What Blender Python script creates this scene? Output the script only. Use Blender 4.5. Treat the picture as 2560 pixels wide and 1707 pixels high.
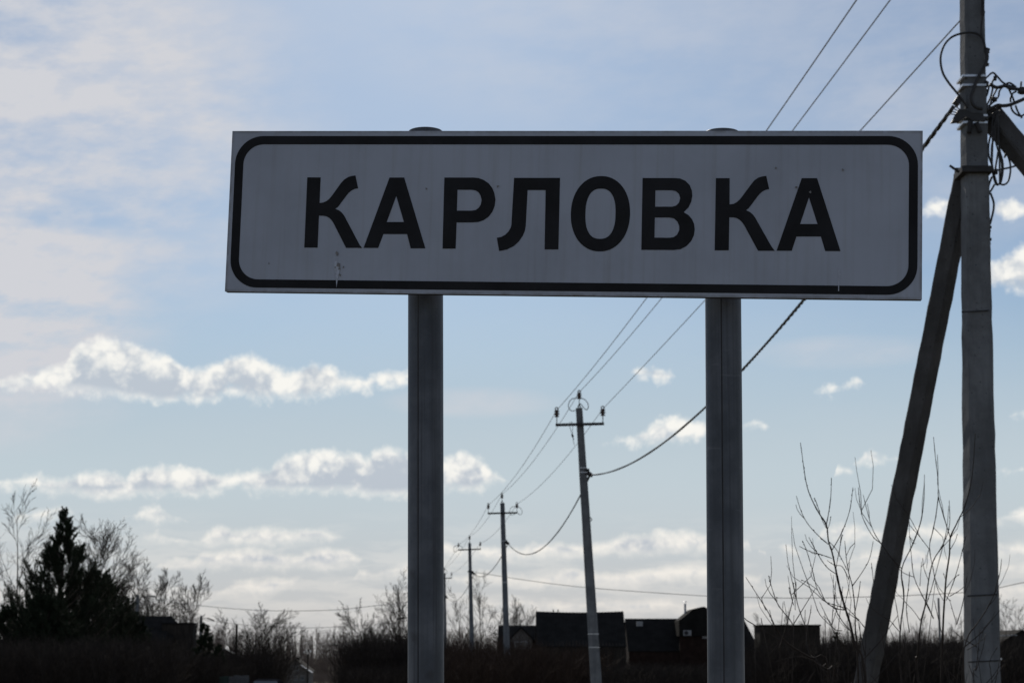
import bpy, bmesh, math, random
import numpy as np
from mathutils import Vector, Matrix, Euler
from mathutils.geometry import tessellate_polygon

for o in list(bpy.data.objects):
    bpy.data.objects.remove(o)
scene = bpy.context.scene
COL = scene.collection
R = math.radians

# ------------------------------------------------------------------ camera
EYE = 1.6
F, CX, CY, HZ = 4500.0, 1280.0, 853.5, 1635.0        # focal length, centre and horizon in photo pixels (2560 wide)
PITCH = math.atan((HZ - CY) / F)
cam = bpy.data.cameras.new('camera')
cam.sensor_width = 36.0
cam.lens = F / 2560 * 36.0
cam.clip_start, cam.clip_end = 0.05, 20000
cam.dof.use_dof = True
cam.dof.focus_distance = 3.85
cam.dof.aperture_fstop = 15.0
camo = bpy.data.objects.new('camera', cam)
COL.objects.link(camo)
camo.location = (0, 0, EYE)
camo.rotation_euler = (math.pi / 2 + PITCH, 0, 0)
scene.camera = camo

# ------------------------------------------------------------------ light and exposure
SUN_EL, SUN_AZ = R(33), R(-4)                         # ahead of the camera, above the frame
SKY_STRENGTH = 0.065
sun = bpy.data.lights.new('sun', 'SUN')
sun.energy = 3.2
sun.angle = R(0.53)
sun.color = (1.0, 0.93, 0.83)
suno = bpy.data.objects.new('sun', sun)
COL.objects.link(suno)
sd = Vector((math.sin(SUN_AZ) * math.cos(SUN_EL), math.cos(SUN_AZ) * math.cos(SUN_EL), math.sin(SUN_EL)))
suno.rotation_euler = sd.to_track_quat('Z', 'Y').to_euler()
suno.location = sd * 60
scene.view_settings.view_transform = 'Standard'
scene.view_settings.look = 'None'
scene.view_settings.gamma = 1.0
scene.view_settings.use_curve_mapping = False
scene.view_settings.exposure = 0.0
scene.render.engine = 'CYCLES'
scene.cycles.use_adaptive_sampling = True
scene.cycles.adaptive_threshold = 0.008
scene.cycles.use_denoising = True
scene.cycles.denoiser = 'OPENIMAGEDENOISE'
scene.cycles.denoising_input_passes = 'RGB_ALBEDO_NORMAL'
scene.cycles.denoising_prefilter = 'ACCURATE'
scene.cycles.max_bounces = 5
scene.cycles.diffuse_bounces = 2
scene.cycles.glossy_bounces = 2

# camera geometry used to read places and sizes off the photograph
_cp, _sp = math.cos(PITCH), math.sin(PITCH)
def ray(px, py):
    a, b = (px - CX) / F, (CY - py) / F
    return Vector((a, _cp - b * _sp, _sp + b * _cp))
def P(px, py, Y):
    d = ray(px, py)
    return Vector((0, 0, EYE)) + d * (Y / d.y)
def azel(px, py):
    d = ray(px, py).normalized()
    return math.degrees(math.atan2(d.x, d.y)), math.degrees(math.asin(d.z))
def proj(p):
    d = Vector(p) - Vector((0, 0, EYE))
    z = d.y * _cp + d.z * _sp
    return CX + F * d.x / z, CY - F * (-d.y * _sp + d.z * _cp) / z

# ------------------------------------------------------------------ sky
class NT:
    """small helper for node trees"""
    def __init__(s, tree):
        s.t = tree; s.n = tree.nodes; s.l = tree.links
    def put(s, sock, v):
        if isinstance(v, bpy.types.NodeSocket): s.l.new(v, sock)
        else: sock.default_value = v
    def node(s, kind, **kw):
        n = s.n.new(kind)
        for k, v in kw.items(): setattr(n, k, v)
        return n
    def m(s, op, a, b=None, c=None, clamp=False):
        n = s.node('ShaderNodeMath', operation=op, use_clamp=clamp)
        s.put(n.inputs[0], a)
        if b is not None: s.put(n.inputs[1], b)
        if c is not None: s.put(n.inputs[2], c)
        return n.outputs[0]
    def smooth(s, x, lo, hi, a=0.0, b=1.0):
        n = s.node('ShaderNodeMapRange', interpolation_type='SMOOTHSTEP')
        s.put(n.inputs[0], x); s.put(n.inputs[1], lo); s.put(n.inputs[2], hi); s.put(n.inputs[3], a); s.put(n.inputs[4], b)
        return n.outputs[0]
    def vec(s, x, y, z):
        n = s.node('ShaderNodeCombineXYZ')
        s.put(n.inputs[0], x); s.put(n.inputs[1], y); s.put(n.inputs[2], z)
        return n.outputs[0]
    def noise(s, v, scale, detail=4, rough=0.55, lac=2.0, dims='3D'):
        n = s.node('ShaderNodeTexNoise', noise_dimensions=dims)
        if v is not None: s.put(n.inputs['Vector'], v)
        n.inputs['Scale'].default_value = scale; n.inputs['Detail'].default_value = detail
        n.inputs['Roughness'].default_value = rough; n.inputs['Lacunarity'].default_value = lac
        return n.outputs['Fac']
    def mix(s, f, a, b, mode='MIX'):
        n = s.node('ShaderNodeMix', data_type='RGBA', blend_type=mode)
        s.put(n.inputs[0], f); s.put(n.inputs[6], a); s.put(n.inputs[7], b)
        return n.outputs[2]

AZ0, AZ1, EL0, EL1 = -17.0, 17.0, -4.0, 22.0
# cumulus banks: outline of each bank (top edge, bottom edge), read from the photograph
TRACKS = [
 [([(-60,956),(0,952),(34,938),(92,929),(135,906),(172,904),(178,880),(195,855),(252,839),(321,852),(379,875),(425,880),(453,909),(482,918),(528,906),(574,883),(631,880),(677,895),(712,929),(746,918),(775,903),(821,912),(861,929),(918,935),(976,923),(1019,922),(1060,945)],
   [(-60,966),(0,968),(115,974),(230,990),(344,1000),(402,1014),(545,1003),(574,986),(643,1006),(775,1003),(861,986),(976,977),(1019,970),(1060,948)]),
  ([(1580,930),(1590,918),(1640,912),(1677,925),(1697,946)], [(1580,934),(1597,944),(1646,958),(1697,949)]),
  ([(2030,980),(2056,962),(2093,966),(2137,945),(2168,964)], [(2030,983),(2070,982),(2120,972),(2168,968)]),
  ([(2296,522),(2330,497),(2370,492),(2398,514)], [(2296,530),(2350,550),(2398,532)]),
  ([(2455,672),(2471,653),(2510,640),(2560,605),(2640,590),(2720,620)], [(2455,700),(2480,728),(2560,735),(2640,738),(2720,700)])],
 [([(-60,1200),(0,1196),(57,1190),(103,1183),(155,1194),(218,1180),(270,1180),(310,1190),(333,1173),(390,1160),(482,1158),(528,1174),(562,1191),(591,1184),(637,1171),(677,1171),(694,1150),(735,1131),(821,1118),(884,1128),(913,1143),(947,1119),(976,1113),(1019,1128),(1080,1150),(1111,1139),(1154,1126),(1205,1148),(1251,1188),(1262,1198)],
   [(-60,1222),(0,1224),(115,1234),(230,1245),(517,1245),(574,1230),(660,1233),(804,1236),(976,1245),(1111,1229),(1194,1228),(1251,1202),(1262,1199)]),
  ([(1493,1103),(1559,1092),(1609,1077),(1640,1046),(1683,1035),(1763,1046),(1820,1070),(1857,1058),(1890,1050),(1912,1064)], [(1493,1106),(1584,1112),(1683,1115),(1763,1109),(1830,1085),(1860,1074),(1912,1066)]),
  ([(2139,1153),(2165,1120),(2192,1123),(2246,1147)], [(2139,1157),(2190,1163),(2246,1155)]),
  ([(2480,1182),(2520,1174),(2560,1167),(2660,1160)], [(2480,1184),(2560,1187),(2660,1190)])],
 [([(305,1296),(373,1266),(425,1280),(475,1298)], [(305,1298),(400,1306),(475,1300)]),
  ([(1095,1345),(1112,1347),(1162,1375),(1224,1363),(1286,1369),(1361,1353),(1472,1359),(1522,1350),(1584,1335),(1671,1325),(1764,1335),(1830,1356),(1870,1345),(1902,1374)],
   [(1095,1390),(1162,1404),(1300,1399),(1500,1394),(1764,1384),(1840,1390),(1902,1380)]),
  ([(1914,1383),(1950,1353),(1998,1378)], [(1914,1389),(1955,1393),(1998,1386)]),
  ([(2020,1334),(2056,1319),(2106,1307),(2180,1322),(2240,1338),(2279,1310),(2335,1305),(2403,1325),(2450,1350),(2490,1356),(2540,1362),(2660,1350)],
   [(2020,1338),(2080,1352),(2180,1352),(2240,1350),(2330,1352),(2420,1368),(2490,1392),(2660,1395)])],
 [([(350,1344),(390,1332),(436,1347),(494,1353),(517,1325),(545,1309),(574,1318),(597,1327),(649,1317),(717,1327),(763,1315),(804,1317),(866,1344)],
   [(350,1348),(480,1364),(700,1361),(866,1348)]),
  ([(2036,1182),(2087,1156),(2126,1174)], [(2036,1186),(2080,1191),(2126,1182)]),
  ([(2480,1298),(2520,1282),(2560,1264),(2660,1250)], [(2480,1300),(2560,1304),(2660,1306)]),
  ([(1120,1450),(1200,1432),(1348,1440),(1435,1421),(1485,1428),(1597,1421),(1721,1407),(1800,1411),(1860,1432),(1910,1436),(1980,1430),(2040,1446)],
   [(1120,1456),(1300,1466),(1600,1464),(1780,1462),(1900,1460),(2040,1450)])],
 [([(395,1416),(448,1396),(488,1399),(499,1376),(562,1372),(672,1372),(740,1390),(804,1372),(861,1372),(900,1398)],
   [(395,1420),(520,1421),(700,1425),(820,1423),(900,1404)]),
  ([(2060,1402),(2130,1388),(2180,1372),(2267,1368),(2340,1384),(2420,1390),(2520,1410),(2660,1400)], [(2060,1408),(2180,1422),(2340,1424),(2520,1430),(2660,1432)])],
 [([(2474,516),(2505,497),(2535,505),(2568,520)], [(2474,530),(2510,560),(2540,556),(2568,540)])],
 [([(2528,1040),(2560,1020),(2610,1012),(2650,1030)], [(2528,1043),(2570,1050),(2650,1046)])],
 [([(545,1481),(603,1447),(677,1441),(792,1442),(830,1476)], [(545,1484),(680,1488),(830,1480)]),
  ([(845,1432),(890,1424),(941,1430),(976,1416),(1019,1408),(1075,1425)], [(845,1438),(940,1450),(1019,1448),(1075,1436)]),
  ([(30,1290),(70,1276),(150,1262),(185,1280)], [(30,1296),(110,1300),(185,1288)]),
  ([(2100,1480),(2240,1462),(2400,1470),(2560,1458),(2660,1470)], [(2100,1488),(2300,1492),(2560,1494),(2660,1490)]),
  ([(1180,1512),(1300,1498),(1500,1505),(1640,1492),(1760,1510),(1900,1508),(2000,1520)], [(1180,1520),(1400,1530),(1760,1532),(2000,1526)])],
]

def build_world():
    w = bpy.data.worlds.new('World'); scene.world = w; w.use_nodes = True
    t = NT(w.node_tree); t.n.clear()
    out = t.node('ShaderNodeOutputWorld'); bg = t.node('ShaderNodeBackground')
    t.l.new(bg.outputs[0], out.inputs[0])
    bg.inputs[1].default_value = SKY_STRENGTH
    sky = t.node('ShaderNodeTexSky', sky_type='NISHITA')
    sky.sun_disc = False
    sky.sun_elevation = SUN_EL; sky.sun_rotation = SUN_AZ
    sky.altitude = 100; sky.air_density = 1.0; sky.dust_density = 0.6; sky.ozone_density = 2.2
    geo = t.node('ShaderNodeTexCoord').outputs['Generated']
    nrm = t.node('ShaderNodeVectorMath', operation='NORMALIZE'); t.l.new(geo, nrm.inputs[0])
    dirv = nrm.outputs[0]
    sep = t.node('ShaderNodeSeparateXYZ'); t.l.new(dirv, sep.inputs[0])
    az = t.m('DEGREES', t.m('ARCTAN2', sep.outputs[0], sep.outputs[1]))
    el = t.m('DEGREES', t.m('ARCSINE', sep.outputs[2]))
    azf = t.m('ADD', t.m('PINGPONG', t.m('SUBTRACT', az, AZ0), AZ1 - AZ0), AZ0)   # the same weather all round the horizon
    # ragged, billowing edges
    n1 = t.node('ShaderNodeTexNoise'); t.l.new(dirv, n1.inputs['Vector'])
    n1.inputs['Scale'].default_value = 62; n1.inputs['Detail'].default_value = 5; n1.inputs['Roughness'].default_value = 0.55
    s1 = t.node('ShaderNodeSeparateColor'); t.l.new(n1.outputs['Color'], s1.inputs[0])
    wa = t.m('MULTIPLY_ADD', t.m('SUBTRACT', s1.outputs[0], 0.5), 0.55, azf)
    we = t.m('MULTIPLY_ADD', t.m('SUBTRACT', s1.outputs[1], 0.5), 0.42, el)
    fac = t.m('DIVIDE', t.m('SUBTRACT', wa, AZ0), AZ1 - AZ0)
    F_ = G_ = None
    for tr in TRACKS:
        tops, bots = [(0.0, None)], [(0.0, None)]
        pts_t, pts_b = [], []
        for top, bot in tr:
            xa = azel(*top[0])[0]; xb = azel(*top[-1])[0]
            ya = 0.5 * (azel(*top[0])[1] + azel(*bot[0])[1]); yb = 0.5 * (azel(*top[-1])[1] + azel(*bot[-1])[1])
            pts_t += [(xa - 0.28, ya - 0.35)] + [azel(*p) for p in top] + [(xb + 0.28, yb - 0.35)]
            pts_b += [(xa - 0.28, ya + 0.35)] + [azel(*p) for p in bot] + [(xb + 0.28, yb + 0.35)]
        outs = []
        for pts in (pts_t, pts_b):
            pts = sorted(pts)
            fc = t.node('ShaderNodeFloatCurve'); t.put(fc.inputs[1], fac)
            cm = fc.mapping; cm.use_clip = True
            c = cm.curves[0]
            q = [((x - AZ0) / (AZ1 - AZ0), (y - EL0) / (EL1 - EL0)) for x, y in pts]
            q = [(min(max(x, 0.0005), 0.9995), y) for x, y in q]
            uniq = []
            for x, y in q:
                if not uniq or x - uniq[-1][0] > 0.0008: uniq.append((x, y))
            c.points[0].location = (0.0, uniq[0][1]); c.points[1].location = (1.0, uniq[-1][1])
            for x, y in uniq: c.points.new(x, y)
            for p in c.points: p.handle_type = 'VECTOR'
            cm.update()
            outs.append(t.m('MULTIPLY_ADD', fc.outputs[0], EL1 - EL0, EL0))
        d = t.m('MINIMUM', t.m('SUBTRACT', outs[0], we), t.m('MULTIPLY', t.m('SUBTRACT', we, outs[1]), 0.7))
        F_ = d if F_ is None else t.m('SMOOTH_MAX', F_, d, 0.04)
        g = t.m('MINIMUM', t.m('MULTIPLY', t.m('SUBTRACT', outs[0], we), t.smooth(el, 2.0, 9.0, 0.75, 0.5)), t.m('MULTIPLY_ADD', t.m('SUBTRACT', we, outs[1]), 2.5, t.smooth(el, 2.0, 9.0, 0.22, 0.05)))
        G_ = g if G_ is None else t.m('MAXIMUM', G_, g)
    fine = t.m('SUBTRACT', t.noise(dirv, 230, 5, 0.62), 0.5)
    big = t.m('SUBTRACT', t.noise(dirv, 50, 3, 0.5), 0.5)
    wv = t.node('ShaderNodeVectorMath', operation='MULTIPLY_ADD')
    t.l.new(n1.outputs['Color'], wv.inputs[0]); wv.inputs[1].default_value = (0.016, 0.016, 0.016); t.l.new(dirv, wv.inputs[2])
    def puff(scale):
        v = t.node('ShaderNodeTexVoronoi'); v.inputs['Scale'].default_value = scale; t.l.new(wv.outputs[0], v.inputs['Vector'])
        return t.m('SUBTRACT', 0.45, v.outputs['Distance'])
    bill = t.m('ADD', t.m('MULTIPLY', puff(95), 0.62), t.m('MULTIPLY', puff(215), 0.38))
    low = t.smooth(el, 1.5, 7.0)                                   # banks near the horizon are farther off: smaller billows
    Fd = t.m('ADD', t.m('MULTIPLY_ADD', fine, t.m('MULTIPLY_ADD', low, 0.12, 0.14), F_), t.m('MULTIPLY', bill, t.m('MULTIPLY_ADD', low, 0.20, 0.14)))
    Fd = t.m('MULTIPLY_ADD', big, 0.22, Fd)
    mask = t.smooth(t.m('MULTIPLY_ADD', t.m('SUBTRACT', t.noise(dirv, 520, 3, 0.6), 0.5), 0.06, Fd), -0.10, 0.29)
    # light comes through from behind: thin rims and billows white, thick hearts grey
    lump = t.m('ADD', t.m('MULTIPLY', fine, 0.45), t.m('SUBTRACT', t.m('MULTIPLY', big, 1.9), t.m('MULTIPLY', bill, 0.95)))
    core = t.m('MULTIPLY', t.smooth(t.m('ADD', G_, lump), 0.0, 0.80), t.smooth(F_, 0.0, 0.25, 0.1, 0.95))
    # veil of high thin cloud
    stretch = t.vec(t.m('MULTIPLY', azf, 0.045), t.m('MULTIPLY', el, 0.17), 0.7)
    v1 = t.noise(stretch, 2.6, 6, 0.58)
    v2 = t.noise(t.vec(t.m('MULTIPLY', azf, 0.03), t.m('MULTIPLY', t.m('MULTIPLY_ADD', azf, 0.16, el), 0.10), 4.3), 2.2, 4, 0.5)
    def soft(px, py, rx, ry, gain):
        a0, e0 = azel(px, py)
        k = F * math.pi / 180
        dx = t.m('DIVIDE', t.m('SUBTRACT', azf, a0), rx / k); dy = t.m('DIVIDE', t.m('SUBTRACT', el, e0), ry / k)
        return t.m('MULTIPLY', t.smooth(t.m('ADD', t.m('MULTIPLY', dx, dx), t.m('MULTIPLY', dy, dy)), 0.0, 1.0, 1.0, 0.0), gain)
    veil = t.m('ADD', soft(0, 300, 920, 640, 1.35), soft(-80, 840, 520, 330, 1.25))
    veil = t.m('ADD', veil, soft(1900, 90, 1100, 360, 0.26))
    veil = t.m('ADD', veil, soft(1250, 40, 700, 260, 0.14))
    veil = t.m('ADD', veil, soft(1180, 1005, 260, 46, 0.5))
    veil = t.m('ADD', veil, soft(2110, 880, 280, 50, 0.4))
    veil = t.m('ADD', veil, soft(2420, 350, 420, 330, 0.35))
    veil = t.m('ADD', veil, t.m('MULTIPLY', t.smooth(el, 20.0, 26.0), 0.3))
    v3 = t.noise(t.vec(t.m('MULTIPLY', azf, 0.5), t.m('MULTIPLY', t.m('MULTIPLY_ADD', azf, -0.12, el), 1.1), 9.1), 1.3, 5, 0.6)
    patt = t.m('ADD', t.m('ADD', t.m('MULTIPLY', t.smooth(v1, 0.32, 0.66), 0.5), t.m('MULTIPLY', t.smooth(v2, 0.34, 0.64), 0.38)), t.m('MULTIPLY', t.smooth(v3, 0.34, 0.68), 0.34))
    vfac = t.m('MULTIPLY', t.m('ADD', veil, 0.07), t.m('MULTIPLY_ADD', patt, 0.92, 0.10), clamp=True)
    K = 1.0 / SKY_STRENGTH
    def col(r, g, b): return (r * K, g * K, b * K, 1)
    # air: bluer above, pale and faintly warm at the horizon
    base = sky.outputs[0]
    tint = t.mix(1.0, base, (0.745, 0.87, 0.975, 1), 'MULTIPLY')
    air = t.mix(t.smooth(el, 0.0, 6.0), col(0.565, 0.555, 0.545), col(0.525, 0.615, 0.665))
    air = t.mix(t.smooth(el, 4.8, 9.0), air, col(0.45, 0.555, 0.64))
    skyc = t.mix(t.smooth(el, 6.0, 12.5, 1.0, 0.0), tint, air)
    skyc = t.mix(vfac, skyc, col(0.635, 0.645, 0.685))
    rim = t.mix(t.smooth(el, 0.0, 6.5), col(0.90, 0.84, 0.765), col(0.95, 0.935, 0.885))
    heart = t.mix(t.smooth(el, 0.0, 8.0), col(0.47, 0.51, 0.565), col(0.485, 0.545, 0.62))
    cl = t.mix(core, rim, heart)
    # distant layers of cloud merging along the horizon
    ln1 = t.noise(t.vec(t.m('MULTIPLY', azf, 0.30), t.m('MULTIPLY', we, 1.9), 2.2), 1.0, 5, 0.6)
    band = t.m('MULTIPLY', t.smooth(ln1, 0.42, 0.62), t.m('MULTIPLY', t.smooth(el, 0.2, 1.6), t.smooth(el, 2.6, 4.8, 1.0, 0.0)))
    skyc = t.mix(t.m('MULTIPLY', band, 0.26), skyc, rim)
    mk = t.m('MULTIPLY', mask, t.smooth(el, 0.2, 4.5, 0.78, 0.98))
    t.l.new(t.mix(mk, skyc, cl), bg.inputs[0])
build_world()

# ------------------------------------------------------------------ helpers
def link(o, parent=None):
    COL.objects.link(o)
    if parent is not None:
        o.parent = parent
        o.matrix_parent_inverse = parent.matrix_world.inverted() if False else Matrix()
    return o
def tag(o, label=None, cat=None, group=None, kind=None):
    if label: o['label'] = label
    if cat: o['category'] = cat
    if group: o['group'] = group
    if kind: o['kind'] = kind
    return o
def thing(name, loc, label, cat, group=None, rz=0.0):
    o = bpy.data.objects.new(name, None)
    o.empty_display_size = 0.3
    o.location = loc; o.rotation_euler = (0, 0, rz)
    link(o)
    return tag(o, label, cat, group)

class MB:
    """collects shapes in the parent's local frame and links them as one mesh"""
    def __init__(s): s.v = []; s.f = []
    def add(s, vs, fs):
        k = len(s.v); s.v += [tuple(x) for x in vs]; s.f += [tuple(i + k for i in f) for f in fs]; return s
    def box(s, c, size, rot=None):
        hx, hy, hz = (d / 2 for d in size)
        vs = [Vector((x, y, z)) for x in (-hx, hx) for y in (-hy, hy) for z in (-hz, hz)]
        if rot is not None: vs = [rot @ v for v in vs]
        c = Vector(c)
        return s.add([c + v for v in vs], [(0,1,3,2),(4,6,7,5),(0,4,5,1),(2,3,7,6),(0,2,6,4),(1,5,7,3)])
    def tube(s, pts, r, sides=8, caps=True):
        pts = [Vector(p) for p in pts]; n = len(pts)
        rs = [r] * n if not isinstance(r, (list, tuple)) else list(r)
        t0 = (pts[1] - pts[0]).normalized()
        a = t0.cross(Vector((0, 0, 1)))
        if a.length < 1e-3: a = t0.cross(Vector((0, 1, 0)))
        a.normalize()
        vs, fs = [], []
        for i, p in enumerate(pts):
            tg = (pts[min(i + 1, n - 1)] - pts[max(i - 1, 0)])
            if tg.length < 1e-9: tg = t0
            tg.normalize()
            a = (a - tg * a.dot(tg))
            if a.length < 1e-6: a = tg.orthogonal()
            a.normalize(); b = tg.cross(a)
            for k in range(sides):
                an = 2 * math.pi * k / sides
                vs.append(p + (a * math.cos(an) + b * math.sin(an)) * rs[i])
        for i in range(n - 1):
            for k in range(sides):
                k2 = (k + 1) % sides
                fs.append((i * sides + k, i * sides + k2, (i + 1) * sides + k2, (i + 1) * sides + k))
        if caps:
            fs.append(tuple(reversed(range(sides)))); fs.append(tuple((n - 1) * sides + k for k in range(sides)))
        return s.add(vs, fs)
    def lathe(s, origin, axis, prof, sides=12):
        """prof: (distance along axis, radius)"""
        axis = Vector(axis).normalized(); o = Vector(origin)
        return s.tube([o + axis * h for h, _ in prof], [max(r, 1e-4) for _, r in prof], sides)
    def prism(s, poly, y0, y1):
        """poly (x, z) extruded along y"""
        n = len(poly)
        vs = [(x, y0, z) for x, z in poly] + [(x, y1, z) for x, z in poly]
        fs = [tuple(range(n)), tuple(reversed(range(n, 2 * n)))]
        fs += [(i, i + n, (i + 1) % n + n, (i + 1) % n) for i in range(n)]
        return s.add(vs, fs)
    def build(s, name, mat, parent=None, smooth=False, bevel=0.0):
        me = bpy.data.meshes.new(name); me.from_pydata(s.v, [], s.f); me.update()
        bm = bmesh.new(); bm.from_mesh(me); bmesh.ops.recalc_face_normals(bm, faces=bm.faces)
        if bevel > 0:
            bmesh.ops.bevel(bm, geom=list(bm.edges), offset=bevel, segments=2, affect='EDGES', profile=0.6)
        bm.to_mesh(me); bm.free()
        if smooth: me.polygons.foreach_set('use_smooth', [True] * len(me.polygons))
        me.materials.append(mat)
        return link(bpy.data.objects.new(name, me), parent)

def mesh_np(name, V, Fq, mat, parent=None):
    """numpy mesh: V (n,3), Fq (m,k)"""
    me = bpy.data.meshes.new(name)
    V = np.asarray(V, np.float32); Fq = np.asarray(Fq, np.int32)
    me.vertices.add(len(V)); me.vertices.foreach_set('co', V.ravel())
    k = Fq.shape[1]
    me.loops.add(Fq.size); me.loops.foreach_set('vertex_index', Fq.ravel())
    me.polygons.add(len(Fq)); me.polygons.foreach_set('loop_start', np.arange(0, Fq.size, k, dtype=np.int32))
    me.polygons.foreach_set('loop_total', np.full(len(Fq), k, np.int32))
    me.update(calc_edges=True); me.validate()
    me.materials.append(mat)
    return link(bpy.data.objects.new(name, me), parent)

def seg_arrays(p0, p1, r0, r1, sides=3):
    """frusta along many segments at once"""
    p0 = np.asarray(p0, float); p1 = np.asarray(p1, float)
    d = p1 - p0; d /= np.maximum(np.linalg.norm(d, axis=1, keepdims=True), 1e-9)
    ref = np.where(np.abs(d[:, 2:3]) > 0.9, np.array([[1.0, 0, 0]]), np.array([[0, 0, 1.0]]))
    a = np.cross(d, ref); a /= np.linalg.norm(a, axis=1, keepdims=True); b = np.cross(d, a)
    n = len(p0); V = np.zeros((n, 2 * sides, 3)); r0 = np.asarray(r0).reshape(-1, 1); r1 = np.asarray(r1).reshape(-1, 1)
    for k in range(sides):
        an = 2 * math.pi * k / sides
        o = a * math.cos(an) + b * math.sin(an)
        V[:, k] = p0 + o * r0; V[:, sides + k] = p1 + o * r1
    q = np.array([[k, (k + 1) % sides, sides + (k + 1) % sides, sides + k] for k in range(sides)])
    Fq = (np.arange(n)[:, None, None] * 2 * sides + q[None]).reshape(-1, 4)
    return V.reshape(-1, 3), Fq
def segs_mesh(name, segs, mat, parent=None, sides=3):
    p0, p1, r0, r1 = segs
    V, Fq = seg_arrays(p0, p1, r0, r1, sides)
    return mesh_np(name, V, Fq, mat, parent)

def material(name, color, rough=0.8, var=0.25, scale=6.0, bump=0.0, bscale=40.0, metal=0.0, spec=0.4, color2=None, coords='Object', stretch=None):
    m = bpy.data.materials.new(name); m.use_nodes = True
    t = NT(m.node_tree)
    b = t.n['Principled BSDF']
    b.inputs['Roughness'].default_value = rough; b.inputs['Metallic'].default_value = metal
    b.inputs['Specular IOR Level'].default_value = spec
    co = t.node('ShaderNodeTexCoord').outputs[coords]
    if stretch:
        mp = t.node('ShaderNodeMapping'); mp.inputs['Scale'].default_value = stretch
        t.l.new(co, mp.inputs[0]); co = mp.outputs[0]
    n = t.noise(co, scale, 6, 0.6)
    c = Vector(color)
    lo = tuple(c * (1 - var)) + (1,); hi = tuple((Vector(color2) if color2 else c * (1 + var))) + (1,)
    t.l.new(t.mix(t.smooth(n, 0.3, 0.7), lo, hi), b.inputs['Base Color'])
    if bump:
        bn = t.node('ShaderNodeBump'); bn.inputs['Strength'].default_value = bump; bn.inputs['Distance'].default_value = 0.02
        t.l.new(t.noise(co, bscale, 6, 0.65), bn.inputs['Height']); t.l.new(bn.outputs[0], b.inputs['Normal'])
    return m

def concrete_material(name, c):
    m = bpy.data.materials.new(name); m.use_nodes = True
    t = NT(m.node_tree); b = t.n['Principled BSDF']
    co = t.node('ShaderNodeTexCoord').outputs['Object']
    mp = t.node('ShaderNodeMapping'); mp.inputs['Scale'].default_value = (14, 14, 0.9); t.l.new(co, mp.inputs[0])
    streak = t.smooth(t.noise(mp.outputs[0], 1.0, 5, 0.6), 0.40, 0.72)
    blot = t.smooth(t.noise(co, 2.2, 6, 0.65), 0.36, 0.68)
    vo = t.node('ShaderNodeTexVoronoi'); vo.inputs['Scale'].default_value = 26; t.l.new(co, vo.inputs['Vector'])
    vs = t.node('ShaderNodeSeparateColor'); t.l.new(vo.outputs['Color'], vs.inputs[0])
    pore = t.m('MULTIPLY', t.smooth(t.m('ADD', vo.outputs['Distance'], t.m('MULTIPLY', t.noise(co, 90, 3, .6), 0.2)), 0.22, 0.34, 1.0, 0.0), t.smooth(vs.outputs[0], 0.72, 0.78))
    cc = t.mix(blot, tuple(x * 0.74 for x in c) + (1,), tuple(x * 1.2 for x in c) + (1,))
    cc = t.mix(t.m('MULTIPLY', streak, 0.45), cc, tuple(x * 0.55 for x in c) + (1,))
    cc = t.mix(t.m('MULTIPLY', pore, 0.7), cc, tuple(x * 0.35 for x in c) + (1,))
    t.l.new(cc, b.inputs['Base Color']); b.inputs['Roughness'].default_value = 0.92; b.inputs['Specular IOR Level'].default_value = 0.15
    bn = t.node('ShaderNodeBump'); bn.inputs['Strength'].default_value = 0.5; bn.inputs['Distance'].default_value = 0.012
    h = t.m('SUBTRACT', t.noise(co, 34, 6, 0.65), t.m('MULTIPLY', pore, 0.6))
    t.l.new(h, bn.inputs['Height']); t.l.new(bn.outputs[0], b.inputs['Normal'])
    return m

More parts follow.
